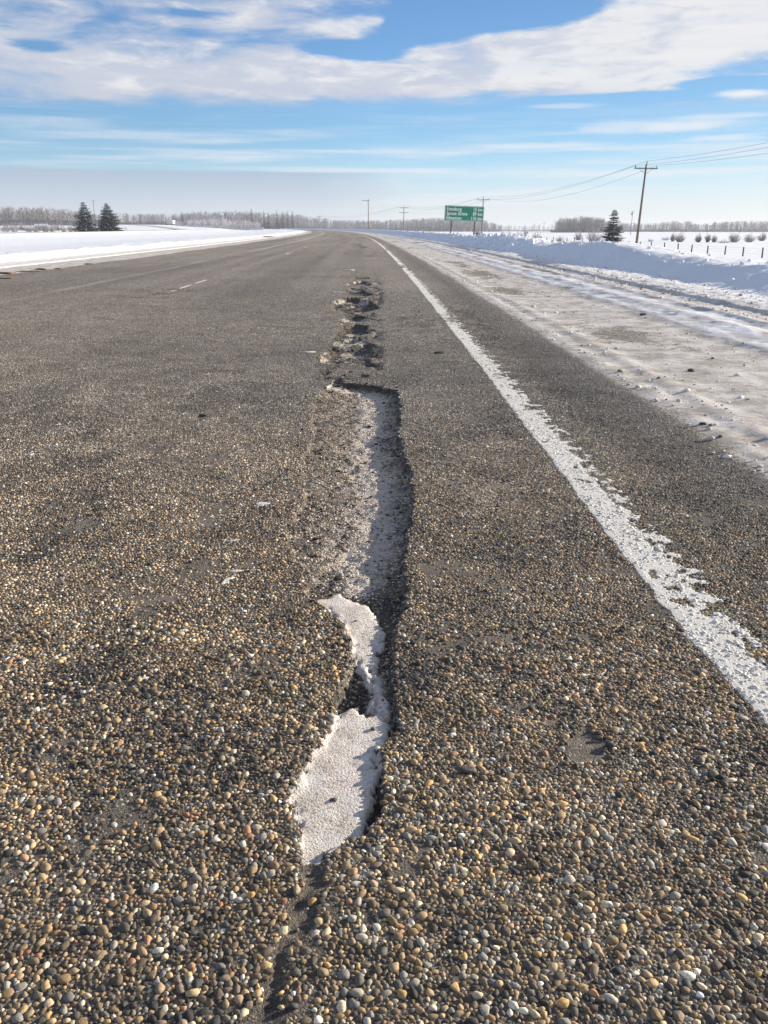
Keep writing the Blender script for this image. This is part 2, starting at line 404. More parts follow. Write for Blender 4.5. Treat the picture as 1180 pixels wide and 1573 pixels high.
CREST = [(-50, .31), (8, .31), (13, .33), (17, .38), (20, .45), (22.5, .58), (25, .52), (30, .38), (33, .40), (36, .50), (41, .52), (50, .44), (60, .48), (90, .50), (200, .55), (600, .6)]
def land(s, Y, x):
    """height of the ground; also masks"""
    z = np.zeros(s.shape)
    # right verge, bank and field
    hc = interp(Y, CREST)
    lump = fbm(x * 1.3, Y * .9, 4, 101)
    hc = hc + .045 * lump * np.clip(Y / 12, .5, 1.4) * 1.0 + .10 * np.abs(fbm(x * .9, Y * .8, 3, 131)) * sstep(Y, 30, 34) * sstep(Y, 62, 48)
    t = s + .15 * fbm(x * .4, Y * .35, 3, 111)
    z_r = np.interp(s, [4.2, 4.9, 5.15], [.03, .06, .08])
    up = sstep(t, 5.0, 6.25)
    z_r = z_r + (hc - .08) * up
    down = np.interp(s, [6.4, 7.2, 9, 13, 25, 36, 60, 500, 2500], [0, .12, .6, 1.35, 1.75, 2.35, 2.5, 3.2, 4.2])
    z_r = z_r - down * sstep(t, 6.3, 7.6)
    z_r = z_r + up * (.018 * fbm(x * 4, Y * 4, 3, 121) + .085 * sstep(Y, 24, 33) * (np.abs(fbm(x * 2.3, Y * 1.9, 4, 125)) - .15)) * sstep(s, 12, 8)
    z_r = z_r + sstep(s, 4.0, 4.5) * (1 - up) * .008 * fbm(x * 9, Y * 9, 3, 122)
    z = np.where(s > 4.2, z_r, z)
    # left verge, median, far left rise
    ed = s + .35 * fbm(x * .25, Y * .25, 3, 141)
    z_l = np.interp(-s, [8.6, 9.4, 10.2, 12, 16, 28, 38, 44, 52, 60, 90, 2000], [.02, .06, .20, .15, -.15, -.50, -.30, .10, .14, .0, -.1, .2])
    z_l = z_l + (.05 * fbm(x * 1.2, Y * .8, 4, 151) + .02 * fbm(x * 5, Y * 4, 3, 152)) * sstep(-s, 8.9, 10) * sstep(-s, 40, 20)
    z = np.where(s < -8.6, z_l, z)
    # distant rise on the left
    z = z + 3.3 * sstep(Y, 290, 680) * sstep(-s, 25, 90)
    return z
def road_extra(s, Y, x):
    """relief and masks on the road sheet"""
    n1 = fbm(x * .8, Y * .45, 4, 201); n2 = fbm(x * 6, Y * 4, 4, 202); n3 = fbm(x * 30, Y * 22, 3, 203)
    b = 1.46 + .05 * fbm(x * .3, Y * .5, 3, 204) + .03 * n2
    sand = sstep(s, b - .07, b + .16)
    bare = sstep(fbm(x * 1.5, Y * .55, 4, 205) + .45 * n2 + .35 * n3, .06, .55) * sstep(s, 1.55, 1.9) * sstep(s, 2.95, 2.45)
    sand = sand * (1 - .62 * bare)
    ridge = np.exp(-((s - 1.78) / .07) ** 2) * .012 + np.exp(-((s - 1.60) / .05) ** 2) * .006
    track = sstep(s, 2.88 + .06 * n1, 3.0 + .06 * n1) * sstep(s, 3.80, 3.68)
    ruts = (np.exp(-((s - 3.12) / .10) ** 2) + np.exp(-((s - 3.62) / .09) ** 2)) * .009 - np.exp(-((s - 3.78) / .07) ** 2) * .008 - np.exp(-((s - 3.36) / .08) ** 2) * .010
    z = sand * (.006 + .005 * n3 + .006 * n2 + ridge) + sstep(s, 2.8, 3.1) * (.03 + .010 * n2) - ruts * (s > 2.9) + sstep(s, 3.7, 4.3) * .004 * n2
    z = np.where(s > 1.3, np.maximum(z, 0), 0)
    # dirt band and snow on the left
    lb = -7.25 + .25 * n1
    dirt = sstep(s, lb + .15, lb - .25)
    z = z + dirt * (.012 + .01 * n2)
    return z, sand, track, dirt, n1, n2

# ------------------------------------------------------------------ materials of the setting
def mat_road():
    m, T, b = new_mat('worn_asphalt')
    A = lambda n: T.new('ShaderNodeAttribute', attribute_name=n).outputs['Fac']
    tc = T.new('ShaderNodeTexCoord').outputs['Object']
    vo = T.new('ShaderNodeTexVoronoi', feature='F1'); T.l.new(tc, vo.inputs['Vector']); vo.inputs['Scale'].default_value = 98; vo.inputs['Randomness'].default_value = 1
    sp = T.new('ShaderNodeSeparateColor'); T.l.new(vo.outputs['Color'], sp.inputs[0])
    stone = T.ramp(sp.outputs[0], [(0, (.05, .044, .039)), (.22, (.135, .122, .107)), (.42, (.245, .218, .188)), (.60, (.36, .325, .285)), (.78, (.42, .395, .365)), (.9, (.48, .41, .32)), (1, (.70, .66, .60))])
    gapm = T.ss(vo.outputs['Distance'], .42, .62)
    stone = T.mix(gapm, stone, (.05, .046, .043))
    # coarser clusters
    cl = T.noise(tc, 22, 3, .6); cl2 = T.noise(tc, 60, 2, .6)
    stone = T.mix(1.0, stone, T.ramp(T.m('ADD', T.m('MULTIPLY', cl, .5), T.m('MULTIPLY', cl2, .5)), [(.35, (.50, .48, .47)), (.5, (1.05, 1.03, 1)), (.65, (1.6, 1.56, 1.52))]), 'MULTIPLY')
    fine = T.noise(tc, 260, 3, .6)
    grn = T.ss(T.noise(tc, 330, 4, .8), .36, .66)
    matrix = T.mix(T.lin(T.noise(tc, 9, 4), .3, .7), T.mix(grn, (.018, .017, .017), (.15, .13, .11)), T.mix(grn, (.035, .03, .028), (.26, .225, .185)))
    base = T.mix(A('stoned'), stone, matrix)
    base = T.mix(1.0, base, T.ramp(T.noise(tc, 7, 5, .7), [(.35, (.80, .79, .78)), (.65, (1.16, 1.16, 1.16))]), 'MULTIPLY')
    # wear: broad longitudinal bands of tone
    base = T.mix(1.0, base, T.ramp(A('tone'), [(0, (.74, .71, .69)), (.5, (1.30, 1.25, 1.19)), (1, (1.80, 1.72, 1.62))]), 'MULTIPLY')
    # broken layer in the holes
    hv = T.new('ShaderNodeTexVoronoi', feature='F1'); T.l.new(tc, hv.inputs['Vector']); hv.inputs['Scale'].default_value = 140
    hs = T.new('ShaderNodeSeparateColor'); T.l.new(hv.outputs['Color'], hs.inputs[0])
    holec = T.ramp(hs.outputs[0], [(0, (.022, .022, .022)), (.5, (.055, .050, .045)), (.8, (.11, .095, .075)), (1, (.26, .20, .14))])
    holec = T.mix(T.m('MULTIPLY', T.lin(T.noise(tc, 12, 4), .45, .7), .8), holec, T.mix(fine, (.05, .042, .034), (.26, .205, .14)))
    base = T.mix(A('hole'), base, holec)
    dustc = T.mix(T.noise(tc, 40, 4), (.46, .385, .31), (.76, .69, .62))
    dm = T.ss(T.m('ADD', A('dust'), T.m('MULTIPLY', T.m('SUBTRACT', T.noise(tc, 170, 4, .75), .5), 1.5)), .34, .74)
    base = T.mix(dm, base, dustc)
    # salt film scattered over the carriageway
    film = T.ss(T.m('ADD', A('salt'), T.m('MULTIPLY', T.m('SUBTRACT', T.noise(tc, 35, 5, .7), .5), .9)), .45, 1.0)
    base = T.mix(T.m('MULTIPLY', film, .75), base, (.56, .53, .50))
    # gritty snow on the shoulder
    g1 = T.noise(tc, 3.2, 6, .65); g2 = T.noise(tc, 70, 4, .7)
    sandc = T.mix(T.ss(g1, .38, .62), (.42, .365, .315), (.72, .665, .605)); sandc = T.mix(T.m('MULTIPLY', T.ss(T.noise(tc, 18, 5, .7), .50, .66), .6), sandc, (.82, .79, .75))
    sandc = T.mix(T.m('MULTIPLY', T.ss(g2, .56, .70), .55), sandc, (.22, .18, .14))
    sm = T.ss(T.m('ADD', A('sand'), T.m('MULTIPLY', T.m('SUBTRACT', T.noise(tc, 55, 5, .75), .5), 1.3)), .30, .66)
    base = T.mix(sm, base, sandc)
    snowc = T.mix(T.ss(T.noise(tc, 30, 5, .65), .35, .65), (.90, .85, .79), (.76, .67, .59))
    cl_sn = T.mix(T.ss(T.noise(tc, 2.5, 4), .45, .7), (.86, .87, .90), (.78, .76, .75))
    base = T.mix(A('track'), base, cl_sn)
    snm = T.ss(T.m('ADD', A('snow'), T.m('MULTIPLY', T.m('SUBTRACT', T.noise(tc, 120, 5, .8), .5), 1.3)), .30, .62)
    base = T.mix(snm, base, T.mix(T.m('MULTIPLY', T.ss(T.m('ADD', T.noise(tc, 150, 4, .75), T.m('MULTIPLY', T.noise(tc, 12, 4), .25)), .66, .78), .8), snowc, (.30, .25, .20)))
    pm = T.ss(T.m('ADD', A('paint'), T.m('MULTIPLY', T.m('SUBTRACT', T.noise(tc, 110, 4, .7), .5), .7)), .42, .60)
    paintc = T.mix(T.noise(tc, 16, 5), (.62, .58, .52), (.88, .86, .81))
    base = T.mix(pm, base, paintc)
    T.put(b.inputs['Base Color'], base)
    T.put(b.inputs['Roughness'], T.mix(A('snow'), (.74, .74, .74), (.9, .9, .9)))
    b.inputs['Specular IOR Level'].default_value = .35
    # relief
    hgt = T.m('MULTIPLY', T.ss(vo.outputs['Distance'], .62, .05), T.m('SUBTRACT', 1.0, A('stoned')))
    snowish = T.m('MAXIMUM', T.m('MAXIMUM', A('snow'), A('track')), T.m('MAXIMUM', sm, pm))
    hgt = T.m('MULTIPLY', hgt, T.m('SUBTRACT', 1.0, T.m('MULTIPLY', snowish, .85)))
    hgt = T.m('ADD', hgt, T.m('MULTIPLY', fine, T.m('ADD', .9, T.m('MULTIPLY', A('hole'), 1.3))))
    hgt = T.m('ADD', hgt, T.m('MULTIPLY', T.noise(tc, 60, 6, .8), T.m('MULTIPLY', snowish, 1.5)))
    bu = T.new('ShaderNodeBump'); bu.inputs['Strength'].default_value = 1.0; bu.inputs['Distance'].default_value = .0042
    T.l.new(hgt, bu.inputs['Height']); T.l.new(bu.outputs[0], b.inputs['Normal'])
    return m
def mat_snow(name='fresh_snow', dirty=True):
    m, T, b = new_mat(name)
    tc = T.new('ShaderNodeTexCoord').outputs['Object']
    A = lambda n: T.new('ShaderNodeAttribute', attribute_name=n).outputs['Fac']
    n = T.noise(tc, .6, 5)
    c = T.mix(T.lin(n, .35, .65), (.84, .86, .89), (.90, .905, .92))
    if dirty:
        g = T.m('ADD', A('grit'), T.m('MULTIPLY', T.m('SUBTRACT', T.noise(tc, 14, 6, .7), .5), .9))
        c = T.mix(T.m('MULTIPLY', T.ss(g, .35, .85), .85), c, T.mix(T.noise(tc, 5, 4), (.62, .55, .47), (.80, .76, .71)))
        sp = T.ss(T.m('ADD', T.noise(tc, 30, 3, .6), T.m('MULTIPLY', A('grit'), .06)), .70, .75)
        c = T.mix(T.m('MULTIPLY', sp, T.m('MULTIPLY', A('grit'), .8)), c, (.25, .20, .15))
        stub = T.ss(T.m('ADD', T.noise(T.vm('MULTIPLY', tc, (.02, .12, 1)), 1.0, 6, .7), 0.0), .60, .72)
        c = T.mix(T.m('MULTIPLY', T.m('MULTIPLY', stub, A('field')), .35), c, (.50, .47, .44))
    T.put(b.inputs['Base Color'], c); b.inputs['Roughness'].default_value = .85
    b.inputs['Specular IOR Level'].default_value = .25
    bu = T.new('ShaderNodeBump'); bu.inputs['Strength'].default_value = .9; bu.inputs['Distance'].default_value = .05
    h = T.m('ADD', T.noise(tc, 9, 6, .6), T.m('MULTIPLY', T.noise(tc, 45, 4, .6), .35))
    T.l.new(h, bu.inputs['Height']); T.l.new(bu.outputs[0], b.inputs['Normal'])
    return m

# ------------------------------------------------------------------ the sheets: road, banks, field
def steps(a, b, d): return list(np.arange(a, b - d * .5, d))
rows = steps(-60, -4, 4) + steps(-4, .5, .25)
y = .5
while y < 16.5:
    rows.append(y); y += .0045 + .0021 * y
while y < 5000:
    rows.append(y); y += .010 * y if y < 60 else (.016 * y if y < 900 else .08 * y)
rows.append(6000.0); rows = np.array(rows)
cA = -8.6; cB = 4.4
road_c = steps(-8.6, -3.4, .11) + steps(-3.4, -2.6, .03) + steps(-2.6, -.9, .06) + steps(-.9, -.60, .02) + steps(-.60, .20, .0062) + steps(.20, .62, .03) + steps(.62, 1.12, .0085) + steps(1.12, 3.0, .03) + steps(3.0, 4.4, .028) + [4.4]
rb_c = steps(4.4, 8.0, .045) + steps(8.0, 13.0, .25) + [13.0]
lb_c = [-14.0] + steps(-13.6, -12.0, .3) + steps(-12.0, -8.6, .07) + [-8.6]
rf_c = steps(13, 40, 1.5) + steps(40, 100, 6) + [100, 125, 160, 220, 300, 420, 600, 900, 1400, 2200, 3500, 5000]
lf_c = sorted([-5000, -3500, -2200, -1400, -900, -600, -420, -320, -250, -200, -170, -150, -140, -130, -120, -110, -100, -90, -84, -78] + steps(-74, -38, 2) + steps(-38, -14, 2)) + [-14.0]
def grid(cols, rws):
    S, Yg = np.meshgrid(np.array(cols, float), rws); X = S + curve(Yg)
    n, k = S.shape
    i = np.arange(n - 1)[:, None] * k + np.arange(k - 1)[None, :]
    F = np.stack([i, i + 1, i + k + 1, i + k], -1).reshape(-1, 4)
    return S, Yg, X, F
def sheet(name, cols, mat, rws=rows, road=False, label=None, zoff=0.0):
    S, Yg, X, F = grid(cols, rws)
    Z = land(S, Yg, X)
    at = {}
    if road:
        E, sand, track, dirt, n1, n2 = road_extra(S, Yg, X)
        dep, hole, snow, dust = holes(X, Yg)
        pm = paint_mask(S, Yg, X)
        # dashed lane line, worn
        ph = np.mod(Yg - 12.9, 9.15); on = (ph < 2.8) & (Yg > 12)
        dash = on * sstep(np.abs(S + 3.02 + .01 * n2), .050, .030) * sstep(fbm(X * 9, Yg * 2.2, 3, 301), -.20, .25) * (.72 + .28 * sstep(Yg, 18, 30))
        pm = np.maximum(pm, dash)
        lline = sstep(np.abs(S + 6.85 + .02 * n2), .07, .04) * sstep(fbm(X * 3, Yg * .6, 3, 303), -.35, .1) * .35
        edge_fade = sstep(Yg, 2.0, 4.5)
        # ravelled patches beside the lines
        br = np.exp(-((S - 1.0) / .10) ** 2) * sstep(Yg, 6.3, 7.0) * sstep(Yg, 10.5, 9.0) * sstep(fbm(X * 8, Yg * 5, 3, 311), -.15, .2)
        br2 = np.exp(-((S - .55) / .22) ** 2) * sstep(Yg, 7.4, 8.0) * sstep(Yg, 10.0, 9.2) * sstep(fbm(X * 6, Yg * 4, 3, 312), .05, .25)
        br3 = np.exp(-((S + 3.2) / .35) ** 2) * sstep(Yg, 11.4, 12.0) * sstep(Yg, 13.8, 13) * sstep(fbm(X * 4, Yg * 3, 3, 313), -.1, .2)
        br4 = np.exp(-((S + 3.02) / .16) ** 2) * sstep(Yg, 26, 30) * sstep(fbm(X * 2, Yg * .35, 3, 314), .18, .35)
        br5 = np.exp(-((S + .3) / .45) ** 2) * sstep(Yg, 26, 30) * sstep(Yg, 90, 70) * sstep(fbm(X * 1.1, Yg * .16, 3, 315), .30, .42)
        brk = np.clip(br + br2 + br3 + br4 + br5, 0, 1)
        Z = Z + E - dep - .010 * brk + .0022 * pm * sstep(Yg, 30, 10)
        # fine relief in places where no loose stones stand
        tone = .50 + .26 * fbm(X * .55, Yg * .06, 4, 321) + .34 * fbm(S * 2.6, Yg * .035, 4, 323) + .22 * fbm(X * 1.4, Yg * .9, 4, 322)
        wheel = np.exp(-((S + 2.1) / .35) ** 2) + np.exp(-((S + .25) / .3) ** 2)
        tone = tone - .16 * sstep(S, .95, 1.2) * sstep(S, 1.5, 1.3) - .06 * wheel
        tone = tone - .45 * brk
        salt = .12 + .30 * np.exp(-((S + 4.75 + .1 * n1) / .15) ** 2) * 1.3 * (1 + .8 * fbm(X * 2, Yg * .25, 3, 341)) + .22 * np.exp(-((S + 5.7 + .15 * n1) / .25) ** 2) + .22 * np.exp(-((S + 5.1) / .5) ** 2) + .10 * fbm(X * .7, Yg * .12, 4, 331)
        salt = salt + .24 * sstep(Yg, 10, 80) + .30 * sstep(S, 1.1, 1.45) + .18 * sstep(S, -6.4, -7.1)
        far_k = sstep(Yg, 5.5, 8.0)
        at['stoned'] = STONE_FADE(Yg, S); at['tone'] = np.clip(tone, 0, 1); at['hole'] = np.maximum(hole, brk * .8)
        at['dust'] = dust; at['snow'] = np.maximum(snow, 0); at['paint'] = np.maximum(pm, lline); at['sand'] = np.maximum(sand * (1 - track) * (.80 + .22 * n2), dirt * .8)
        at['track'] = np.clip(track * (.72 + .5 * n2) * sstep(n1 + .5 * n2, -.55, -.1), 0, 1) * .95
        verge = sstep(S, 3.66, 3.82)
        at['track'] = np.maximum(at['track'], verge * np.clip(.45 + .5 * n2, 0, 1) * .45)
        at['salt'] = salt
    else:
        E = np.zeros_like(Z)
        if name == 'snow_bank' or name == 'snow_berm':
            er, *_ = road_extra(np.full_like(S, 4.4 if S.mean() > 0 else -8.6), Yg, X)
            Z = Z + er * (sstep(S, 5.4, 4.4) if S.mean() > 0 else sstep(-S, 9.6, 8.6))
            at['grit'] = (sstep(S, 5.5, 4.6) * .62 if S.mean() > 0 else sstep(-S, 10.0, 8.9) * .75 + .1 * fbm(X, Yg, 3, 9))
            at['field'] = np.zeros_like(Z)
        else:
            at['grit'] = np.zeros_like(Z); at['field'] = sstep(np.abs(S), 14, 60)
    V = np.stack([X, Yg, Z + zoff], -1).reshape(-1, 3)
    o = mesh_np(name, V, F, mat, True, attrs=at)
    tag(o, kind='structure')
    if label: o['label'] = label
    return o
STONE_END = 7.4
def STONE_FADE(Y, S): return sstep(Y, STONE_END, STONE_END - 1.4) * sstep(S, 1.52, 1.42)

M_ROAD = mat_road(); M_SNOW = mat_snow()
sheet('road', road_c, M_ROAD, road=True, label='cracked grey highway lanes with a long pothole, white edge line and gritty snow on the shoulder')
sheet('snow_bank', rb_c, M_SNOW, label='ploughed snow bank along the right side of the highway')
sheet('snow_berm', lb_c, M_SNOW, label='low ridge of ploughed snow along the left edge of the highway')
# the ground: one sheet that runs under road and banks and out to the horizon
def ground_sheet():
    cols = lf_c + [-13.0, -10, -7, -3, 0, 3, 6, 9, 12] + rf_c
    rws = rows[(rows < .5) | (rows > 12)]; rws = np.concatenate([rws[rws < .5][::2], np.arange(1, 12, 1.0), rws[rws > 12][::2], [6000.0]])
    S, Yg, X, F = grid(cols, rws)
    Z = land(S, Yg, X)
    Z = np.where((S > -14.0) & (S < 13.0), np.minimum(Z, 0) - .35, Z)
    V = np.stack([X, Yg, Z], -1).reshape(-1, 3)
    o = mesh_np('snow_field', V, F, M_SNOW, True, attrs={'grit': np.zeros(Z.size), 'field': sstep(np.abs(S), 14, 60)})
    tag(o, 'flat snow-covered farmland running out to the horizon', kind='structure')
ground_sheet()

# the opposite carriageway far left
def far_road():
    path = [(-46.4, -60), (-46.4, 60), (-46.4, 115), (-46.6, 150), (-48, 200), (-50, 265), (-54, 350), (-62, 405), (-77, 480), (-115, 660), (-150, 800)]
    Y = np.concatenate([np.arange(-60, 800, 3.0)]); s0 = np.interp(Y, [p[1] for p in path], [p[0] for p in path])
    k = np.ones(15) / 15; s0 = np.convolve(np.pad(s0, 7, mode='edge'), k, 'valid')
    offs = np.linspace(-5.4, 5.4, 7)
    S = s0[:, None] + offs[None, :]; Yg = np.repeat(Y[:, None], 7, 1); X = S + curve(Yg); Z = land(S, Yg, X).max(1, keepdims=True) + .10 + 0 * S
    Z[:, 0] -= .55; Z[:, -1] -= .55; X[:, 0] += 1.2; X[:, -1] -= 1.2
    n, k = S.shape; i = np.arange(n - 1)[:, None] * k + np.arange(k - 1)[None, :]
    F = np.stack([i, i + 1, i + k + 1, i + k], -1).reshape(-1, 4)
    m = simple_mat('far_asphalt', (.60, .585, .57), .85, .2, .25)
    o = mesh_np('far_road', np.stack([X, Yg, Z], -1).reshape(-1, 3), F, m)
    tag(o, 'opposite carriageway across the snowy median', kind='structure')
far_road()

# ------------------------------------------------------------------ the exposed stones of the near road surface (beyond counting)
def ico(n):
    bm = bmesh.new(); bmesh.ops.create_icosphere(bm, subdivisions=n, radius=1.0)
    V = np.array([v.co[:] for v in bm.verts]); F = np.array([[v.index for v in f.verts] for f in bm.faces]); bm.free(); return V, F
def pebble_shapes(n, level, seed):
    r = np.random.default_rng(seed); V, F = ico(level); out = []
    for i in range(n):
        d = V.copy(); k = np.ones(len(V))
        for j in range(10):          # flattened facets
            a = r.normal(size=3); a /= np.linalg.norm(a); c = r.uniform(.52, .82); p = d @ a
            d = d - np.outer(np.maximum(p - c, 0), a) * .85
        d *= (1 + .06 * r.normal(size=(len(V), 1)) * (level > 1))
        out.append(d)
    return np.array(out), F
PAL = np.array([(.055, .052, .05), (.09, .085, .08), (.13, .10, .075), (.19, .15, .105), (.27, .20, .125), (.34, .245, .14), (.46, .30, .13), (.40, .31, .21), (.52, .45, .34), (.30, .29, .27), (.44, .43, .41), (.66, .64, .60), (.84, .82, .78), (.33, .19, .12), (.20, .20, .21)])
PW = np.array([.07, .09, .14, .17, .16, .10, .035, .09, .04, .07, .035, .012, .003, .04, .05]); PAL = PAL * np.array((1.31, 1.24, 1.07)); PW = PW / PW.sum()
def scatter(x0, x1, y0, y1, sp, rmean, rsig, rmin, rmax, seed, keep, relax=14):
    r = np.random.default_rng(seed)
    ny = int((y1 - y0) / sp); nx = int((x1 - x0) / (sp))
    gx = (x0 + (np.arange(nx)[None, :] + .5 * (np.arange(ny)[:, None] % 2) + .5) * sp); gy = np.repeat((y0 + (np.arange(ny) + .5) * sp)[:, None], nx, 1)
    gx = gx + r.uniform(-.42, .42, (ny, nx)) * sp; gy = gy + r.uniform(-.42, .42, (ny, nx)) * sp
    rad = np.clip(rmean * np.exp(rsig * r.normal(size=(ny, nx))), rmin, rmax)
    for it in range(relax):
        fx = np.zeros_like(gx); fy = np.zeros_like(gy)
        for dy in (-2, -1, 0, 1, 2):
            for dx in (-2, -1, 0, 1, 2):
                if dx == 0 and dy == 0: continue
                ox = gx - np.roll(gx, (dy, dx), (0, 1)); oy = gy - np.roll(gy, (dy, dx), (0, 1))
                d = np.sqrt(ox * ox + oy * oy) + 1e-9; want = (rad + np.roll(rad, (dy, dx), (0, 1))) * .95
                p = np.clip(want - d, 0, .004) * .28 * (d < .05); fx += ox / d * p; fy += oy / d * p
        gx += fx; gy += fy
    gx = gx.ravel(); gy = gy.ravel(); rad = rad.ravel()
    k = keep(gx, gy); return gx[k], gy[k], rad[k], r
def in_view(x, y, zmin, zmax):
    zc = y * math.cos(PITCH) + CAM_H * math.sin(PITCH)
    return (np.abs(x) < .475 * zc + .16) & (zc > zmin) & (zc <= zmax)
def surf(x, y):
    s = x - curve(y)
    dep, hole, snow, dust = holes(x, y); pm = paint_mask(s, y, x)
    return s, dep, hole, snow, dust, pm
def stones(level, zmin, zmax, sp, rmean, rsig, rmin, rmax, seed, small=False):
    zc2y = lambda z: (z - CAM_H * math.sin(PITCH)) / math.cos(PITCH)
    y0 = max(.40, zc2y(zmin)); y1 = zc2y(zmax); w = .475 * zmax + .2
    x, y, rad, r = scatter(-w, min(w, 1.62), y0 - .02, y1 + .02, sp, rmean, rsig, rmin, rmax, seed, lambda a, b: in_view(a, b, zmin, zmax))
    s, dep, hole, snow, dust, pm = surf(x, y)
    u = r.uniform(size=x.shape)
    bare = fbm(x * 7, y * 7, 4, 401) + .3 * fbm(x * 40, y * 40, 2, 402)
    keep = (dep < .0025) & (snow < .3) & (s < 1.50 + .04 * r.normal(size=x.shape)) & (u > np.where(bare > .46, .34, .02))
    gr = (hole > .4) & (hole < .6) & (y < 1.7)
    keep |= (dep > .0025) & (snow < .2) & ~gr & (u < (.75 if not small else .9))           # the coarse broken layer in the holes
    keep &= ~(gr & (u > (.08 if not small else .45)))
    keep &= ~((snow > .2) & (u > .004)); keep &= ~((pm > .55) & (u > .60))
    keep &= ~((y > 4.9) & (dep > .012) & (u > .45))
    if zmax < 9: keep &= (y < STONE_END - 1.2 + 1.2 * u)
    else: keep &= (y > STONE_END - 1.2 + 1.2 * u) & (y < 14 - 6 * u) & ~((dep > .0025) & (u > .4))
    # thin the rim so that the edge is ragged
    x, y, rad, s, dep, pm, bare, hole, dust = [a[keep] for a in (x, y, rad, s, dep, pm, bare, hole, dust)]
    n = len(x)
    shapes, F0 = pebble_shapes(24, level, seed + 1); nv = shapes.shape[1]
    idx = r.integers(0, len(shapes), n); P = shapes[idx].astype(np.float32)
    inh = dep > .0025; rad = np.where(inh, rad * .82, rad)
    ax = rad * r.uniform(.98, 1.32, n); ay = rad * r.uniform(.76, 1.02, n); az_ = rad * r.uniform(.52, .80, n) * (.55 if zmax > 9 else 1.0)
    P = P * np.stack([ax, ay, az_], 1)[:, None, :]
    tx = r.normal(0, .22, n); c, q = np.cos(tx), np.sin(tx)
    yy = P[..., 1] * c[:, None] - P[..., 2] * q[:, None]; zz = P[..., 1] * q[:, None] + P[..., 2] * c[:, None]
    a = r.uniform(0, 2 * np.pi, n); c, q = np.cos(a)[:, None], np.sin(a)[:, None]
    xx = P[..., 0] * c - yy * q; yy = P[..., 0] * q + yy * c
    zoff = -dep + az_ * r.uniform(-.42, .16, n) - (.0012 if small else 0) + pm * .0015 - .0012 * (bare > .42)
    V = np.stack([xx + x[:, None], yy + y[:, None], zz + zoff[:, None]], -1).reshape(-1, 3)
    F = (F0[None] + (np.arange(n) * nv)[:, None, None]).reshape(-1, 3)
    # tone: patches of darker, tar-stained stones; whitened near the line
    C = PAL[r.choice(len(PAL), n, p=PW)] * (1 + .20 * r.normal(size=(n, 1))).clip(.5, 1.6)
    tn = fbm(x * 1.4, y * .9, 4, 322) * .25 + fbm(x * 8, y * 8, 3, 411) * .5
    C = C * np.clip(1 + tn * .9, .45, 1.5)[:, None]
    stain = sstep(fbm(x * 5, y * 4, 3, 421) + .35 * r.normal(size=n), .35, .75)[:, None]
    C = C * (1 - stain) + np.array((.05, .048, .046)) * stain
    gr_ = C.mean(1, keepdims=True) * np.array((1.03, 1.0, .955)); ks = (.08 + .52 * sstep(y, 1.4, 5.0))[:, None]; C = C * (1 - ks) + gr_ * ks
    kd = (.50 * sstep(y, 2.0, 7))[:, None]; C = C * (1 - kd) + np.array((.245, .225, .202)) * kd
    shoulder = sstep(s, .95, 1.1)[:, None]; C = C * (1 - .30 * shoulder) + shoulder * .012
    film = np.clip(sstep(s, 1.1, 1.5) * .5 + .10 * (r.uniform(size=n) < .4), 0, 1)[:, None] * r.uniform(0, 1, (n, 1))
    C = C * (1 - film) + np.array((.46, .43, .40)) * film
    hb = 1.5 * fbm(x * 13, y * 9, 3, 431) + .28 * r.normal(size=n)
    HC = np.where((hb > np.where(y > 4.9, .40, .05))[:, None], np.array((.36, .275, .185)), np.array((.075, .068, .060))) * r.uniform(.6, 1.35, (n, 1))  # fewer tan stones in the far holes: darker colour deepens their shade
    C = np.where(inh[:, None] & (r.uniform(size=n) < .85)[:, None], HC, C)
    dd = (inh & (r.uniform(size=n) < dust * .9))[:, None]
    C = np.where(dd, np.array((.66, .58, .50)) * r.uniform(.7, 1.15, (n, 1)), C)
    pw = np.clip(pm * 1.4 - .2 + .25 * r.normal(size=n) * (pm > .05), 0, 1)[:, None]
    C = C * (1 - pw) + np.array((.80, .76, .69)) * pw
    Cv = np.repeat(C.clip(.01, .9), nv, 0)
    return V, F, Cv
def mat_stone():
    m, T, b = new_mat('river_pebbles')
    tc = T.new('ShaderNodeTexCoord').outputs['Object']
    a = T.new('ShaderNodeAttribute', attribute_name='tint').outputs['Color']
    n = T.noise(tc, 420, 4, .65); n2 = T.noise(tc, 1500, 2, .6)
    c = T.mix(1.0, a, T.ramp(n, [(.3, (.62, .60, .58)), (.55, (1.05, 1.03, 1.0)), (.75, (1.35, 1.32, 1.28))]), 'MULTIPLY')
    c = T.mix(T.m('MULTIPLY', T.ss(T.noise(tc, 160, 4, .7), .58, .72), .55), c, (.16, .145, .125))
    T.put(b.inputs['Base Color'], c)
    T.put(b.inputs['Roughness'], T.lin(n, .3, .7, .58, .88)); b.inputs['Specular IOR Level'].default_value = .28
    bu = T.new('ShaderNodeBump'); bu.inputs['Strength'].default_value = .5; bu.inputs['Distance'].default_value = .0006
    T.l.new(T.m('ADD', n, T.m('MULTIPLY', n2, .5)), bu.inputs['Height']); T.l.new(bu.outputs[0], b.inputs['Normal'])
    return m
M_STONE = mat_stone()
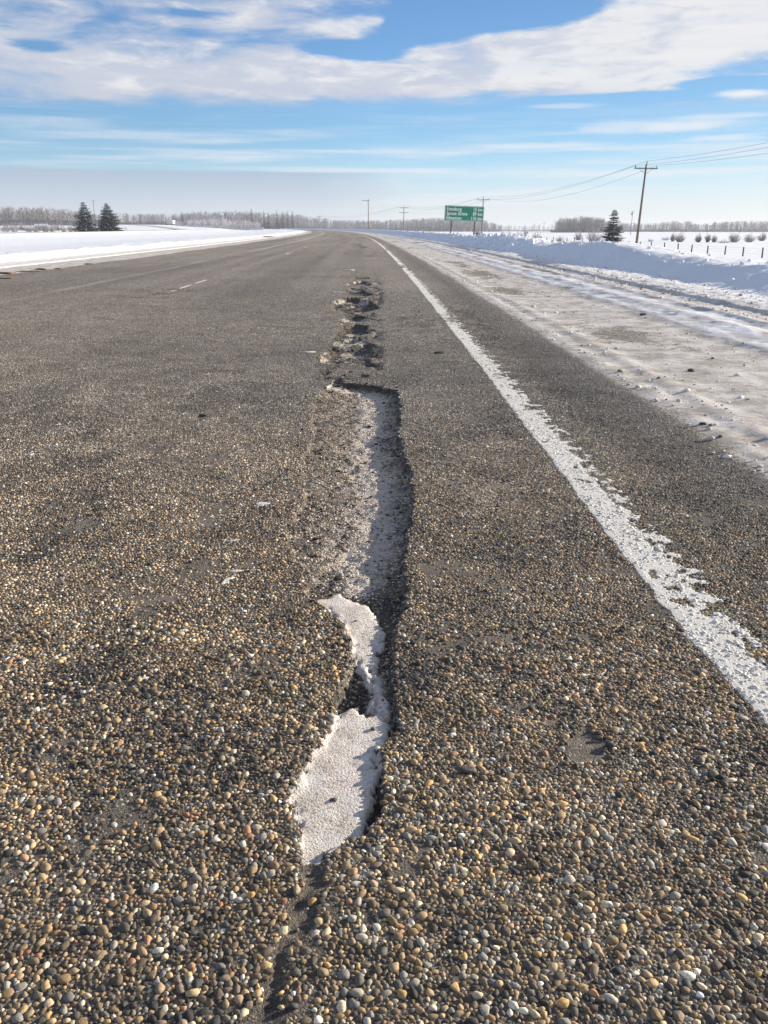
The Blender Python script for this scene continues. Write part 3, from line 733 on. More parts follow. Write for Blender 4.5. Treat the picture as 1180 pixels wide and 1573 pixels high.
def pebbles():
    parts = [stones(2, 0.0, 2.0, .0079, .0042, .40, .0022, .0092, 21),
             stones(1, 0.0, 2.0, .0062, .0022, .25, .0014, .0034, 22, small=True),
             stones(1, 2.0, 7.6, .0085, .0044, .34, .0026, .0085, 23),
             stones(1, 6.2, 13.5, .0145, .0072, .25, .0045, .0110, 24)]
    off = 0; Vs, Fs, Cs = [], [], []
    for V, F, C in parts: Vs.append(V); Fs.append(F + off); Cs.append(C); off += len(V)
    o = mesh_np('pebbles', np.vstack(Vs), np.vstack(Fs), M_STONE, True, colors={'tint': np.vstack(Cs)})
    tag(o, 'brown, grey and ochre pebbles exposed in the worn road surface', 'pebbles', kind='stuff')
    print('pebble verts', off)
pebbles()

# ------------------------------------------------------------------ placing things on the land
def land1(x, y):
    a = np.array([float(x)]); b = np.array([float(y)]); s = a - curve(b)
    return float(land(s, b, a)[0])
def on_ground(px, py, zmin=45.0, zmax=1500.0):
    """where the line of sight of a photo pixel meets the land beyond the bank"""
    prev = None; zc = zmin
    while zc < zmax:
        p = px_at(px, py, zc)
        if p.z <= land1(p.x, p.y): return p, zc
        zc *= 1.01
    p = px_at(px, py, zmax); return p, zmax
def at_depth(px, zc):
    p = px_at(px, 350.0, zc); return Vector((p.x, p.y, land1(p.x, p.y)))
def hgt(px_h, zc): return px_h * zc / (FPX / math.cos(PITCH))
def zc_of(y, z=0.0): return y * math.cos(PITCH) + (CAM_H - z) * math.sin(PITCH)

M_WOOD = simple_mat('weathered_pole_wood', (.16, .125, .095), .85, .35, 3.0, bump=.4)
M_POST = simple_mat('grey_post_wood', (.13, .105, .085), .9, .3, 8.0, bump=.4)
M_STEEL = simple_mat('dark_steel', (.09, .075, .065), .6, .3, 6.0)
M_GALV = simple_mat('galvanised_wire', (.22, .23, .24), .5, .1, 6.0, metal=.5)
M_INS = simple_mat('porcelain', (.16, .14, .13), .3, .1, 6.0)
M_GREEN = simple_mat('green_reflective_sheet', (.0, .20, .125), .45, .08, 1.5)
M_WHITE = simple_mat('white_reflective_sheet', (.82, .84, .82), .45, .05, 2.0)

def utility_pole(loc, H, arm_w=2.4, arm_rz=0.0, lean=(0.0, 0.0), rad=.16, label='', second_arm=False, one_side=False, box=False, name='utility_pole', group='wooden utility poles'):
    t = empty(name, loc); tag(t, label, 'utility pole', group)
    t.rotation_euler = (lean[1], lean[0], arm_rz)
    m = MB(); m.tube([(0, 0, -.5), (0, 0, H * .5), (0, 0, H)], [rad, rad * .8, rad * .62], 14); m.build('pole', M_WOOD, t, True)
    def arm(z, w, off=0.0):
        a = MB(); a.box((off, -.14, z), (w, .10, .13))
        ao = a.build('crossarm', M_WOOD, t)
        b = MB()
        for q in (-1, 1):
            if one_side and q > 0: continue
            b.tube([(off + q * w * .30, -.16, z - .06), (0, -.14, z - .62)], .022, 6)
        b.build('brace', M_STEEL, t)
        for q in (-1, 1):
            if one_side and q > 0: continue
            i_ = MB(); i_.tube([(off + q * w * .46, -.14, z + .05), (off + q * w * .46, -.14, z + .13), (off + q * w * .46, -.14, z + .20), (off + q * w * .46, -.14, z + .27), (off + q * w * .46, -.14, z + .33)], [.025, .07, .05, .075, .03], 10)
            i_.build('insulator', M_INS, t, True)
    arm(H - .45, arm_w, -arm_w * .3 if one_side else 0)
    if second_arm: arm(H - 2.1, arm_w * 1.05)
    i_ = MB(); i_.tube([(.05, 0, H - .05), (.05, 0, H + .12), (.05, 0, H + .22), (.05, 0, H + .30), (.05, 0, H + .38)], [.03, .08, .05, .08, .03], 10); i_.build('insulator', M_INS, t, True)
    if box:
        b = MB(); b.tube([(-.32, -.05, H - 1.7), (-.32, -.05, H - 1.65), (-.32, -.05, H - .95), (-.32, -.05, H - .9)], [.20, .26, .26, .2], 14); b.build('transformer', M_STEEL, t, True)
    return t
def pole_xy(px, top_y, H):
    """pole whose top shows at (px,top_y): find the distance where it stands on the land"""
    best = None
    for zc in np.arange(60, 700, 1.0):
        p = px_at(px, top_y, zc); e = abs(p.z - H - land1(p.x, p.y))
        if best is None or e < best[0]: best = (e, p, zc)
    p = best[1]; return Vector((p.x, p.y, p.z - H)), best[2]
P1, z1 = pole_xy(993.0, 252.5, 9.9)
BASE_SHIFT = .030          # the near pole leans to the right
P2, z2 = pole_xy(742.0, 304.0, 9.9)
P3, z3 = pole_xy(620.6, 317.0, 9.9)
P4, z4 = pole_xy(490.3, 331.0, 9.9)
print('poles', P1[:], z1, P2[:], z2, P3[:], z3, P4[:], z4)
lean = .032
H_P = 9.9
L1 = Vector((P1.x - H_P * lean, P1.y, P1.z))
p1 = utility_pole(L1, H_P, 2.7, R(-14), (lean, 0), .17, label='tallest wooden utility pole, leaning right behind the snow bank by the small spruce')
p2 = utility_pole(P2, H_P, 3.2, R(-4), (.012, 0), .17, label='wooden utility pole standing behind the right end of the green road sign')
p3 = utility_pole(P3, H_P, 3.3, R(8), (0, 0), .17, label='wooden utility pole with two crossarms, just left of the green sign', second_arm=True)
p4 = utility_pole(P4, H_P, 4.2, R(15), (0, 0), .20, label='tiny distant utility pole above the point where the highway bends away')
p5l, z5 = pole_xy(565.8, 306.0, 12.0)
utility_pole(p5l, 12.0, 3.2, R(10), (0, 0), .19, label='tall slim utility pole with a one-sided crossarm beside the far bend', one_side=True)
p6l, z6_ = pole_xy(972.0, 324.0, 10.0)
utility_pole(p6l, 10.0, 1.2, R(-20), (.01, 0), .15, label='thin far utility pole with a transformer, seen between spruce and leaning pole', box=True)
p7l, z7_ = pole_xy(142.8, 307.0, 12.0)
utility_pole(p7l, 12.0, 2.0, R(60), (0, 0), .16, label='slim utility pole rising between the two dark spruces on the left')
p8l, z8_ = pole_xy(434.0, 333.5, 11.0)
utility_pole(p8l, 11.0, 2.4, R(15), (0, 0), .18, label='faint distant utility pole against the frosted woods left of the bend')

def span_wires(A, B, wa, wb, sag, label, n=26, rad=.014):
    t = empty('power_line', (0, 0, 0)); tag(t, label, 'power line', 'overhead wires along the highway')
    for k in range(3):
        a = A[k]; b = B[k]; pts = []
        for i in range(n + 1):
            f = i / n; p = a.lerp(b, f); p = p - Vector((0, 0, sag[k] * 4 * f * (1 - f))); pts.append(p)
        m = MB(); m.tube(pts, rad, 5); m.build('wire', M_GALV, t, True)
def tops(P, H, rz, w, lean=0.0, dz=0.0):
    c = Vector((P.x + lean * H, P.y, P.z + H)); d = Vector((math.cos(rz), math.sin(rz), 0))
    return [c - d * w * .46 + Vector((0, 0, -.12)), c + Vector((0, 0, .36)), c + d * w * .46 + Vector((0, 0, -.12))]
T1 = tops(L1, H_P, R(-14), 2.7, lean); T2 = tops(P2, H_P, R(-4), 3.2, .012); T3 = tops(P3, H_P, R(8), 3.3); T4 = tops(P4, H_P, R(15), 4.2)
P0 = Vector((P1.x + 1.0, 2.0, P1.z + .3))
utility_pole(P0, H_P, 2.7, R(0), (0, 0), .17, label='utility pole beside the camera, outside the picture')
T0 = tops(P0, H_P, 0, 2.7)
span_wires(T0, T1, 0, 0, (1.25, 1.15, 1.35), 'three wires running from the leaning utility pole out to the right edge')
span_wires(T1, T2, 0, 0, (1.5, 1.4, 2.1), 'three sagging wires between the leaning utility pole and the one by the green sign', rad=.017)
span_wires(T2, T3, 0, 0, (1.6, 1.5, 1.7), 'thin wires between the pole at the green sign and the double-armed pole', rad=.022)
span_wires(T3, T4, 0, 0, (2.4, 2.3, 2.5), 'faint wires from the double-armed pole towards the tiny distant pole', rad=.022)

# ------------------------------------------------------------------ the green distance sign
def road_sign():
    zc = 76.0; W, Hh = 60.5 / FPX * zc, 23.0 / FPX * zc * math.cos(PITCH) * 1.01
    c = px_at(712.0, 328.0, zc); g = land1(c.x, c.y)
    t = empty('road_sign', (c.x, c.y, g)); tag(t, 'green highway distance sign on two steel posts beyond the snow bank', 'road sign')
    t.rotation_euler = (0, R(1.9), R(3.0))
    zc0 = c.z - g
    def rr(w, h, r, y0, y1, nm, mat, par, z=zc0):
        pts = []
        for cx, cy, a0 in ((w / 2 - r, h / 2 - r, 0), (-w / 2 + r, h / 2 - r, 90), (-w / 2 + r, -h / 2 + r, 180), (w / 2 - r, -h / 2 + r, 270)):
            for k in range(6):
                a = R(a0 + 18 * k); pts.append((cx + r * math.cos(a), cy + r * math.sin(a)))
        m = MB(); n = len(pts)
        V = [(p[0], y0, p[1] + z) for p in pts] + [(p[0], y1, p[1] + z) for p in pts]
        m.add(V, [tuple(range(n)), tuple(range(2 * n - 1, n - 1, -1))] + [(i, i + n, (i + 1) % n + n, (i + 1) % n) for i in range(n)])
        return m.build(nm, mat, par)
    panel = rr(W, Hh, .10, 0, .03, 'panel', M_GREEN, t)
    # thin white border as a frame of four bars with a gap
    b = MB()
    for sx in (-1, 1): b.box((sx * (W / 2 - .05), -.004, zc0), (.022, .006, Hh - .24))
    for sz in (-1, 1): b.box((0, -.004, zc0 + sz * (Hh / 2 - .05)), (W - .24, .006, .022))
    b.build('border', M_WHITE, t)
    rowsT = [('Evansburg', '15 km'), ('Spruce Grove', '89 km'), ('Edmonton', '110 km')]
    for i, (l, r_) in enumerate(rowsT):
        for line, al in ((l, 'LEFT'), (r_, 'RIGHT')):
            words = []
            for txt in line.split(' '):
                cu = bpy.data.curves.new('lettering', 'FONT'); cu.body = txt; cu.size = .43; cu.extrude = .003; cu.offset = .007; cu.space_character = 1.06
                o = bpy.data.objects.new('tmp', cu); COL.objects.link(o)
                dg = bpy.context.evaluated_depsgraph_get(); me = bpy.data.meshes.new_from_object(o.evaluated_get(dg)); bpy.data.objects.remove(o)
                me.transform(Matrix.Diagonal((.74, 1, 1, 1))); me.materials.clear(); me.materials.append(M_WHITE)
                words.append((me, max(v.co.x for v in me.vertices)))
            x = -W / 2 + .17 if al == 'LEFT' else W / 2 - .16 - sum(w for _, w in words) - .13 * (len(words) - 1)
            for me, w in words:
                to = bpy.data.objects.new('lettering', me); COL.objects.link(to); to.parent = t; to.rotation_euler = (math.pi / 2, 0, 0)
                to.location = (x, -.008, zc0 + Hh * (.285 - .295 * i) - .14); x += w + .13
    for sx in (-1.14, 1.02):
        p = MB(); p.box((sx, .08, (zc0 + Hh * .45) / 2 - .3), (.11, .08, zc0 + Hh * .45 + .6)); p.build('post', M_STEEL, t)
    for sz in (-.45, .45):
        p = MB(); p.box((0, .045, zc0 + sz), (W * .92, .028, .06)); p.build('rail', M_STEEL, t)
road_sign()

# ------------------------------------------------------------------ fence in the field
def fence():
    xs = [1173, 1143, 1115, 1088, 1063, 1042, 1021, 1000.7, 983, 966, 948, 931, 917, 905, 894, 882, 870.5, 860, 849.6, 839.4, 831, 822]
    t = empty('wire_fence', (37, 85, land1(37, 85))); tag(t, 'wire fence on wooden posts crossing the snowy field beyond the bank', 'fence')
    o0 = t.location.copy(); P = []
    r = random.Random(5)
    fx = lambda x: (37.0 * FPX / (x - 590.0))
    for x in [1390, 1340, 1290, 1245, 1208] + xs:
        zc = fx(x); p = px_at(x, 380, zc); p.z = land1(p.x, p.y); P.append(p)
    for p in P:
        m = MB(); h = .92 + r.uniform(-.05, .06); lx = r.uniform(-.04, .04)
        q = p - o0; m.tube([(q.x, q.y, q.z - .4), (q.x + lx * .5, q.y, q.z + h * .5), (q.x + lx, q.y, q.z + h)], [.085, .08, .075], 8); m.build('post', M_POST, t, True)
    for z in (.35, .60, .82):
        m = MB(); m.tube([(p.x - o0.x - .06, p.y - o0.y, p.z - o0.z + z) for p in P], .004, 4); m.build('wire', M_GALV, t)
fence()

# ------------------------------------------------------------------ trees
def slivers(P0, P1, w, side):
    """thin tapering blades from P0 to P1"""
    n = len(P0); V = np.empty((n, 3, 3)); V[:, 0] = P0 - side * w[:, None]; V[:, 1] = P0 + side * w[:, None]; V[:, 2] = P1
    return V
def mat_tint(name, rough=.8):
    m, T, b = new_mat(name)
    a = T.new('ShaderNodeAttribute', attribute_name='tint').outputs['Color']
    T.put(b.inputs['Base Color'], a); b.inputs['Roughness'].default_value = rough; b.inputs['Specular IOR Level'].default_value = .2
    return m
M_LEAF = mat_tint('frosted_needles'); M_TWIG = mat_tint('frosted_twigs'); M_BARK = simple_mat('spruce_bark', (.10, .075, .055), .9, .3, 10)
def spruce(loc, H, Wd, seed, label, group=None, frost=.35, base=.04, name='spruce_tree', dens=1.0, lean=0.0):
    r = np.random.default_rng(seed)
    t = empty(name, loc); tag(t, label, 'spruce tree', group); t.rotation_euler = (0, lean, r.uniform(0, 6))
    m = MB(); m.tube([(0, 0, -.3), (0, 0, H * .5), (0, 0, H)], [H * .022, H * .014, H * .003], 9); m.build('trunk', M_BARK, t, True)
    Vs, Cs = [], []
    tiers = int(28 * dens) + 6
    for k in range(tiers):
        f = (k + r.uniform(-.3, .3)) / tiers; z0 = H * (base + (1 - base) * max(0, f) ** .95)
        L = Wd / 2 * (1 - f) ** .80 * r.uniform(.80, 1.15) + .02 * H * .5
        nb = int((15 - 8 * f) * (1 if dens > .6 else .7))
        for j in range(nb):
            a = 2 * math.pi * (j + r.uniform(-.35, .35)) / nb + k * 1.3; l = L * r.uniform(.50, 1.28)
            d = np.array([math.cos(a), math.sin(a), 0]); droop = r.uniform(.10, .42) * (1 - f)
            nn = int(34 * dens) + 6
            u = r.uniform(.12, 1, nn) ** .8
            base_p = d[None] * (l * u)[:, None]; zz = z0 - droop * l * u ** 1.3 + .16 * l * u ** 3
            P0 = np.column_stack([base_p[:, :2], zz])
            side = np.array([-d[1], d[0], 0]); sp = r.choice([-1, 1], nn)[:, None]
            nl = (.26 * l * (1.15 - u) + .035 * H * .7) * r.uniform(.6, 1.2, nn)
            dirn = d[None] * .75 + side[None] * sp * r.uniform(.3, 1.1, (nn, 1)) + np.array([0, 0, 1]) * r.uniform(-.50, .12, (nn, 1))
            dirn /= np.linalg.norm(dirn, axis=1, keepdims=True)
            P1 = P0 + dirn * nl[:, None]
            w = nl * .17; sd_ = np.cross(dirn, np.array([0, 0, 1]) + .6 * r.normal(size=(nn, 3))); sd_ /= np.linalg.norm(sd_, axis=1, keepdims=True)
            Vs.append(slivers(P0, P1, w, sd_))
            fr = (r.uniform(size=nn) < frost)[:, None]
            g = np.array([.040, .058, .042]) * r.uniform(.6, 1.5, (nn, 1))
            fc = np.array([.52, .55, .60]) * r.uniform(.55, 1.2, (nn, 1))
            Cs.append(np.repeat(np.where(fr, fc, g), 3, 0))
    V = np.vstack(Vs).reshape(-1, 3); F = np.arange(len(V)).reshape(-1, 3)
    mesh_np('crown', V, F, M_LEAF, False, colors={'tint': np.vstack(Cs)}, parent=t)
    return t
c1 = at_depth(941.5, 85.0)
H1 = px_at(945, 321, 85).z - c1.z
spruce(c1, H1, 41 / FPX * 85, 3, 'small frosted spruce behind the snow bank left of the leaning utility pole', frost=.26, lean=.02)
c2 = at_depth(131.5, 190.0); H2 = px_at(131, 310, 190).z - c2.z
spruce(c2, H2, 41 / FPX * 190, 4, 'left one of the two dark spruces beyond the median, narrower and greyer', frost=.24)
c3 = at_depth(167.0, 186.0); H3 = px_at(167, 312, 186).z - c3.z
spruce(c3, H3, 45 / FPX * 186, 6, 'right one of the two dark spruces beyond the median, fuller and darker', frost=.12)

def twig_plant(r, H, W, stems, twigs, cols, up=1.0, tree=True, wscale=1.0):
    """bare frosted branches: triangles; returns V (n*3,3), C"""
    if tree:
        nst = stems; a = r.uniform(0, 2 * np.pi, nst); zs = r.uniform(.18, .9, nst) * H
        P0 = np.column_stack([0 * zs, 0 * zs, zs]); l = W / 2 * (1.15 - zs / H) ** .6 * r.uniform(.6, 1.1, nst)
        D = np.column_stack([np.cos(a), np.sin(a), r.uniform(.7, 1.9, nst) * up]); D /= np.linalg.norm(D[:, :2], axis=1, keepdims=True)
        P1 = P0 + D * l[:, None]; P1[:, 2] = np.minimum(P1[:, 2], H * r.uniform(.9, 1.03, nst))
    else:
        nst = stems; a = r.uniform(0, 2 * np.pi, nst); rr_ = np.sqrt(r.uniform(0, 1, nst)) * W / 2
        P0 = np.column_stack([np.cos(a) * rr_ * .35, np.sin(a) * rr_ * .35, 0 * a]); k1, k2, k3 = r.uniform(0, 6, 3); hh = H * (1 - .5 * (rr_ / (W / 2)) ** 2) * r.uniform(.55, 1.08, nst) * (1 + .16 * np.sin(2 * a + k1) + .14 * np.sin(3 * a + k2)); rr_ = rr_ * (1 + .25 * np.sin(a + k3))
        P1 = np.column_stack([np.cos(a) * rr_, np.sin(a) * rr_, hh])
    wid = np.full(nst, .010 * H * wscale)
    def sides(A, B):
        d = B - A; s = np.cross(d, r.normal(size=d.shape)); return s / (np.linalg.norm(s, axis=1, keepdims=True) + 1e-9)
    out = [slivers(P0, P1, wid, sides(P0, P1))]
    k = r.integers(0, nst, twigs); u = r.uniform(.25, 1, twigs)[:, None]
    Q0 = P0[k] * (1 - u) + P1[k] * u; dn = (P1 - P0)[k]; dn /= np.linalg.norm(dn, axis=1, keepdims=True)
    q = dn + r.normal(0, .55, (twigs, 3)); q[:, 2] = np.abs(q[:, 2]) * .8 + .15
    Q1 = Q0 + q * (.11 * H * r.uniform(.5, 1.3, (twigs, 1)))
    out.append(slivers(Q0, Q1, np.full(twigs, .006 * H * wscale), sides(Q0, Q1)))
    V = np.concatenate(out).reshape(-1, 3)
    n = len(V) // 3; ci = r.integers(0, len(cols), n)
    C = np.asarray(cols)[ci] * r.uniform(.75, 1.2, (n, 1)); return V, np.repeat(C, 3, 0)
FROST = [(.60, .58, .60), (.46, .43, .44), (.34, .30, .29), (.24, .20, .18), (.52, .50, .53)]
BROWN = [(.34, .30, .29), (.24, .20, .185), (.46, .42, .42), (.17, .14, .125)]
def shrub(px, py, wpx, hpx, seed, label, cols=BROWN, group='bare frosted bushes in the field', cat='bush', zc=None, stems=110, twigs=1300):
    if zc is None: p, zc = on_ground(px, py)
    else: p = at_depth(px, zc)
    r = np.random.default_rng(seed); V, C = twig_plant(r, hgt(hpx * 1.12, zc), wpx * 1.12 / FPX * zc, stems, twigs, cols, tree=False, wscale=1.5)
    t = empty('frosted_bush', (p.x, p.y, land1(p.x, p.y) - .03)); tag(t, label, cat, group)
    k = stems * 3
    mesh_np('stems', V[:k], np.arange(k).reshape(-1, 3), M_TWIG, False, colors={'tint': C[:k]}, parent=t)
    mesh_np('twigs', V[k:], np.arange(len(V) - k).reshape(-1, 3), M_TWIG, False, colors={'tint': C[k:]}, parent=t)
for i, a in enumerate([
    (1044, 371.8, 17, 14, 'rounded bare bush in the field straight above the fifth fence post from the right'),
    (1073, 372.0, 10, 12.5, 'narrow upright bush between the rounded one and a pair of small bushes'),
    (1087, 372.0, 9, 12.5, 'left bush of the close pair in the middle of the right field'),
    (1096.5, 372.3, 9, 11, 'right bush of the close pair in the middle of the right field'),
    (1128, 372.6, 19, 15, 'largest brown bush in the right field, left of two paler ones'),
    (1151, 372.0, 17, 13, 'pale broad bush right of the largest brown field bush'),
    (1171, 370.0, 14, 12, 'bush in the right field closest to the right edge of the picture'),
    (1033, 371.0, 7, 12, 'thin bush touching the left side of the rounded field bush'),
    (999, 371.5, 10, 4.5, 'tiny low bush alone in the snow right of the leaning pole'),
    (1022, 369.0, 18, 5.5, 'low wide clump of brush left of the rounded field bush'),
    (1112, 373.0, 26, 5.5, 'low flat clump of brush below the field bushes on the right')]):
    shrub(*a[:4], 100 + i, a[4])
for i, a in enumerate([
    (912, 371, 30, 17, 'big pale frosted bush just left of the small spruce'),
    (889, 369, 15, 13, 'frosted bush between the stump and the small spruce'),
    (824, 372.5, 15, 15, 'round frosted bush right of the snow-caked stump'),
    (797, 369, 12, 13, 'frosted bush left of the snow-caked stump'),
    (780, 367, 18, 11, 'frosted bush midway between green sign and stump'),
    (859, 371, 14, 8, 'low frosted bush behind the far fence posts'),
    (734, 361, 13, 10, 'small snow-laden bush between the sign post and the utility pole')]):
    shrub(*a[:4], 140 + i, a[4], FROST, 'frosted bushes along the ditch')
LB = [(8, 351.5, 18, 7), (22, 351.5, 16, 8), (44, 353.5, 16, 10), (56, 354.5, 14, 9), (70, 355, 18, 13), (80, 354.5, 12, 9), (98, 352.5, 10, 7), (108, 354, 11, 9), (116, 354.5, 10, 8), (151, 355.5, 16, 9)]
LBL = ['frosted bush at the left edge of the picture beyond the median', 'second frosted bush from the left edge beyond the median', 'low frosted bush left of the small grey shed', 'frosted bush in front of the left end of the grey shed', 'tallest frosted bush in front of the grey shed', 'frosted bush in front of the right end of the grey shed',
       'small frosted bush midway between the grey shed and the spruces', 'low frosted bush a little left of the left spruce', 'frosted bush touching the foot of the left spruce', 'pale frosted bush between the feet of the two left spruces']
for i, (a, l) in enumerate(zip(LB, LBL)): shrub(*a, 170 + i, l, FROST + BROWN[:1], 'frosted bushes beyond the left carriageway', zc=205 + 6 * (i % 3))

def wood(name, label, x0, x1, n, top, zcs, seed, cols, stems=14, twigs=70, wide=.42, base_dark=True):
    """a far-off wood that reads as one mass: many bare frosted trees with their own crowns"""
    r = np.random.default_rng(seed); Vs, Cs = [], []
    for i in range(n):
        px = r.uniform(x0, x1); zc = r.uniform(*zcs); p = at_depth(px, zc)
        ty = np.interp(px, [q[0] for q in top], [q[1] for q in top])
        H = px_at(px, ty, zc).z - p.z; H *= r.uniform(.68, 1.06)
        if H < .5: continue
        V, C = twig_plant(r, H, H * wide * r.uniform(.7, 1.25), stems, twigs, cols, wscale=1.0)
        # trunk: two crossed tapering blades
        w = .016 * H; tv = np.array([[-w, 0, 0], [w, 0, 0], [0, 0, H], [0, -w, 0], [0, w, 0], [0, 0, H]])
        tc = np.array(cols)[r.integers(0, len(cols))] * .8
        k = r.uniform(.82, 1.14)
        Vs += [V + np.array(p[:]), tv + np.array(p[:])]; Cs += [C * k, np.repeat(tc[None], 6, 0)]
        # undergrowth
        m = 10; a = r.uniform(-1, 1, (m, 2)) * H * .35; h = H * r.uniform(.12, .42, m)
        U0 = np.column_stack([a, np.zeros(m)]) + np.array(p[:]); U1 = U0 + np.column_stack([r.normal(0, .3, (m, 2)), h])
        Vs.append(slivers(U0, U1, .05 * H * r.uniform(.3, 1, m), np.tile([1.0, .2, 0], (m, 1))).reshape(-1, 3)); Cs.append(np.repeat(np.array(cols)[r.integers(0, len(cols), m)] * r.uniform(.8, 1.1, (m, 1)), 3, 0))
    V = np.vstack(Vs); C = np.clip(np.vstack(Cs), 0, 1)
    o = mesh_np(name, V, np.arange(len(V)).reshape(-1, 3), M_TWIG, False, colors={'tint': C}); tag(o, label, 'wood', kind='stuff')
    return o
GREYB = [(.27, .235, .225), (.20, .17, .16), (.36, .325, .32), (.15, .125, .115)]
LILAC = [(.42, .39, .42), (.31, .285, .31), (.23, .205, .215), (.54, .52, .56)]
wood('bare_wood', 'dense grey-brown leafless wood along the left horizon', -160, 125, 560, [(-200, 318), (0, 319), (35, 318), (70, 320), (110, 322), (125, 326)], (520, 640), 11, GREYB)
wood('bare_wood', 'lower band of frosted leafless wood behind and right of the two left spruces', 110, 300, 300, [(110, 328), (180, 328), (290, 329), (300, 329)], (640, 760), 12, GREYB + LILAC[:1])
wood('bare_wood', 'pale frosted wood left of the far bend of the highway', 280, 560, 760, [(280, 328), (300, 326), (360, 325), (385, 326), (420, 328), (455, 329), (480, 333), (520, 338), (546, 339), (560, 338)], (640, 780), 13, LILAC + GREYB[:1])
wood('frosted_brush', 'bright frosted willow brush in front of the far woods beyond the median', 270, 400, 170, [(270, 341), (300, 336), (340, 335), (370, 337), (400, 342)], (520, 600), 14, [(.66, .64, .68), (.55, .53, .56), (.44, .41, .43)], wide=.9)
wood('bare_wood', 'frosted wood behind the poles straight ahead right of the bend', 545, 770, 680, [(545, 339), (600, 338), (640, 336), (700, 334), (740, 337), (770, 346)], (680, 820), 15, LILAC + GREYB[:2])
wood('frosted_brush', 'low grey willow brush around the small shed in front of the left wood', -120, 128, 260, [(-120, 343), (0, 342), (40, 341), (128, 343)], (300, 400), 19, GREYB + LILAC[:2], wide=1.1)
wood('bare_wood', 'low thin trees on the horizon between sign and tree clump', 765, 870, 90, [(765, 344), (800, 346), (820, 344), (838, 341), (855, 347), (870, 345)], (760, 860), 16, LILAC)
wood('bare_wood', 'dark clump of leafless trees behind the small spruce', 852, 940, 260, [(852, 338), (862, 334), (875, 336), (890, 333), (925, 334), (932, 342), (940, 343)], (560, 640), 17, GREYB)
wood('bare_wood', 'long low line of bare trees along the right horizon', 930, 1420, 1150, [(930, 341), (970, 342.5), (1010, 343), (1020, 340), (1060, 339.5), (1070, 344), (1100, 341), (1160, 339), (1420, 339)], (700, 860), 18, GREYB + LILAC[:2])
for i, (px, ty, w) in enumerate([(387, 321, 4.5), (339, 326, 4), (347, 327, 4), (406, 325, 3.6), (413, 326.5, 3.2), (426, 324.5, 4.2), (434, 326, 5), (442, 325, 4), (450, 325, 4.2), (356, 327, 3.6), (281, 326, 4)]):
    p = at_depth(px, 630.0); lab = ['tallest dark conifer above the far wood, left of the small group', 'leftmost of the small dark conifers above the far wood', 'second small dark conifer above the far wood', 'slim conifer at the left end of the dark group above the far wood', 'second slim conifer from the left in the dark group', 'third conifer in the dark group above the wood', 'broadest conifer of the dark group above the far wood', 'conifer right of the broadest one in the dark group', 'rightmost conifer of the dark group above the far wood', 'third small dark conifer above the far wood', 'lone tiny conifer above the wood right of the two spruces'][i]
    spruce(p, px_at(px, ty - 1.5, 630.0).z - p.z, w / FPX * 630 * 1.9, 300 + i, lab, 'dark conifers standing above the far wood', frost=.08, base=.1, name='conifer', dens=.6)

# ------------------------------------------------------------------ snow-caked stump, shed, vehicles
def mat_frostbark():
    m, T, b = new_mat('snow_caked_bark')
    tc = T.new('ShaderNodeTexCoord').outputs['Object']
    T.put(b.inputs['Base Color'], T.mix(T.ss(T.noise(tc, 9, 4), .42, .56), (.22, .18, .16), (.78, .78, .80))); b.inputs['Roughness'].default_value = .9
    return m
def stump():
    p = at_depth(808, 96); H = px_at(806, 350, 96).z - p.z
    t = empty('tree_stump', (p.x, p.y, p.z)); tag(t, 'broken snow-caked tree stump sticking up behind the snow bank', 'tree stump')
    m = MB(); r = random.Random(3)
    m.tube([(.08, 0, -.3), (.10, 0, H * .3), (.0, 0, H * .6), (-.08, 0, H * .85), (-.16, 0, H)], [.30, .26, .22, .17, .05], 11); m.tube([(.05, 0, H * .55), (.22, 0, H * .72), (.20, .0, H * .86)], [.13, .10, .03], 8)
    m.build('trunk', mat_frostbark(), t, True)
    s = MB(); s.tube([(.0, -.02, H * .84), (-.10, -.02, H * .93), (-.18, -.02, H * 1.02)], [.15, .16, .04], 9); s.build('snow_cap', M_SNOWCAP, t, True)
M_SNOWCAP = simple_mat('snow_cap', (.84, .85, .88), .9, .04, 3)
stump()
M_SHED = simple_mat('grey_boards', (.26, .27, .31), .85, .2, 2.0); M_GLASS = simple_mat('dark_glass', (.03, .035, .04), .15, .1, 1)
M_TYRE = simple_mat('tyre_rubber', (.03, .03, .03), .9, .1, 3); M_CARW = simple_mat('white_car_paint', (.62, .63, .65), .35, .05, 1.0); M_ORANGE = simple_mat('orange_paint', (.62, .25, .10), .45, .1, 1.0); M_RED = simple_mat('tail_lamp', (.4, .02, .02), .4, .1, 1.0)
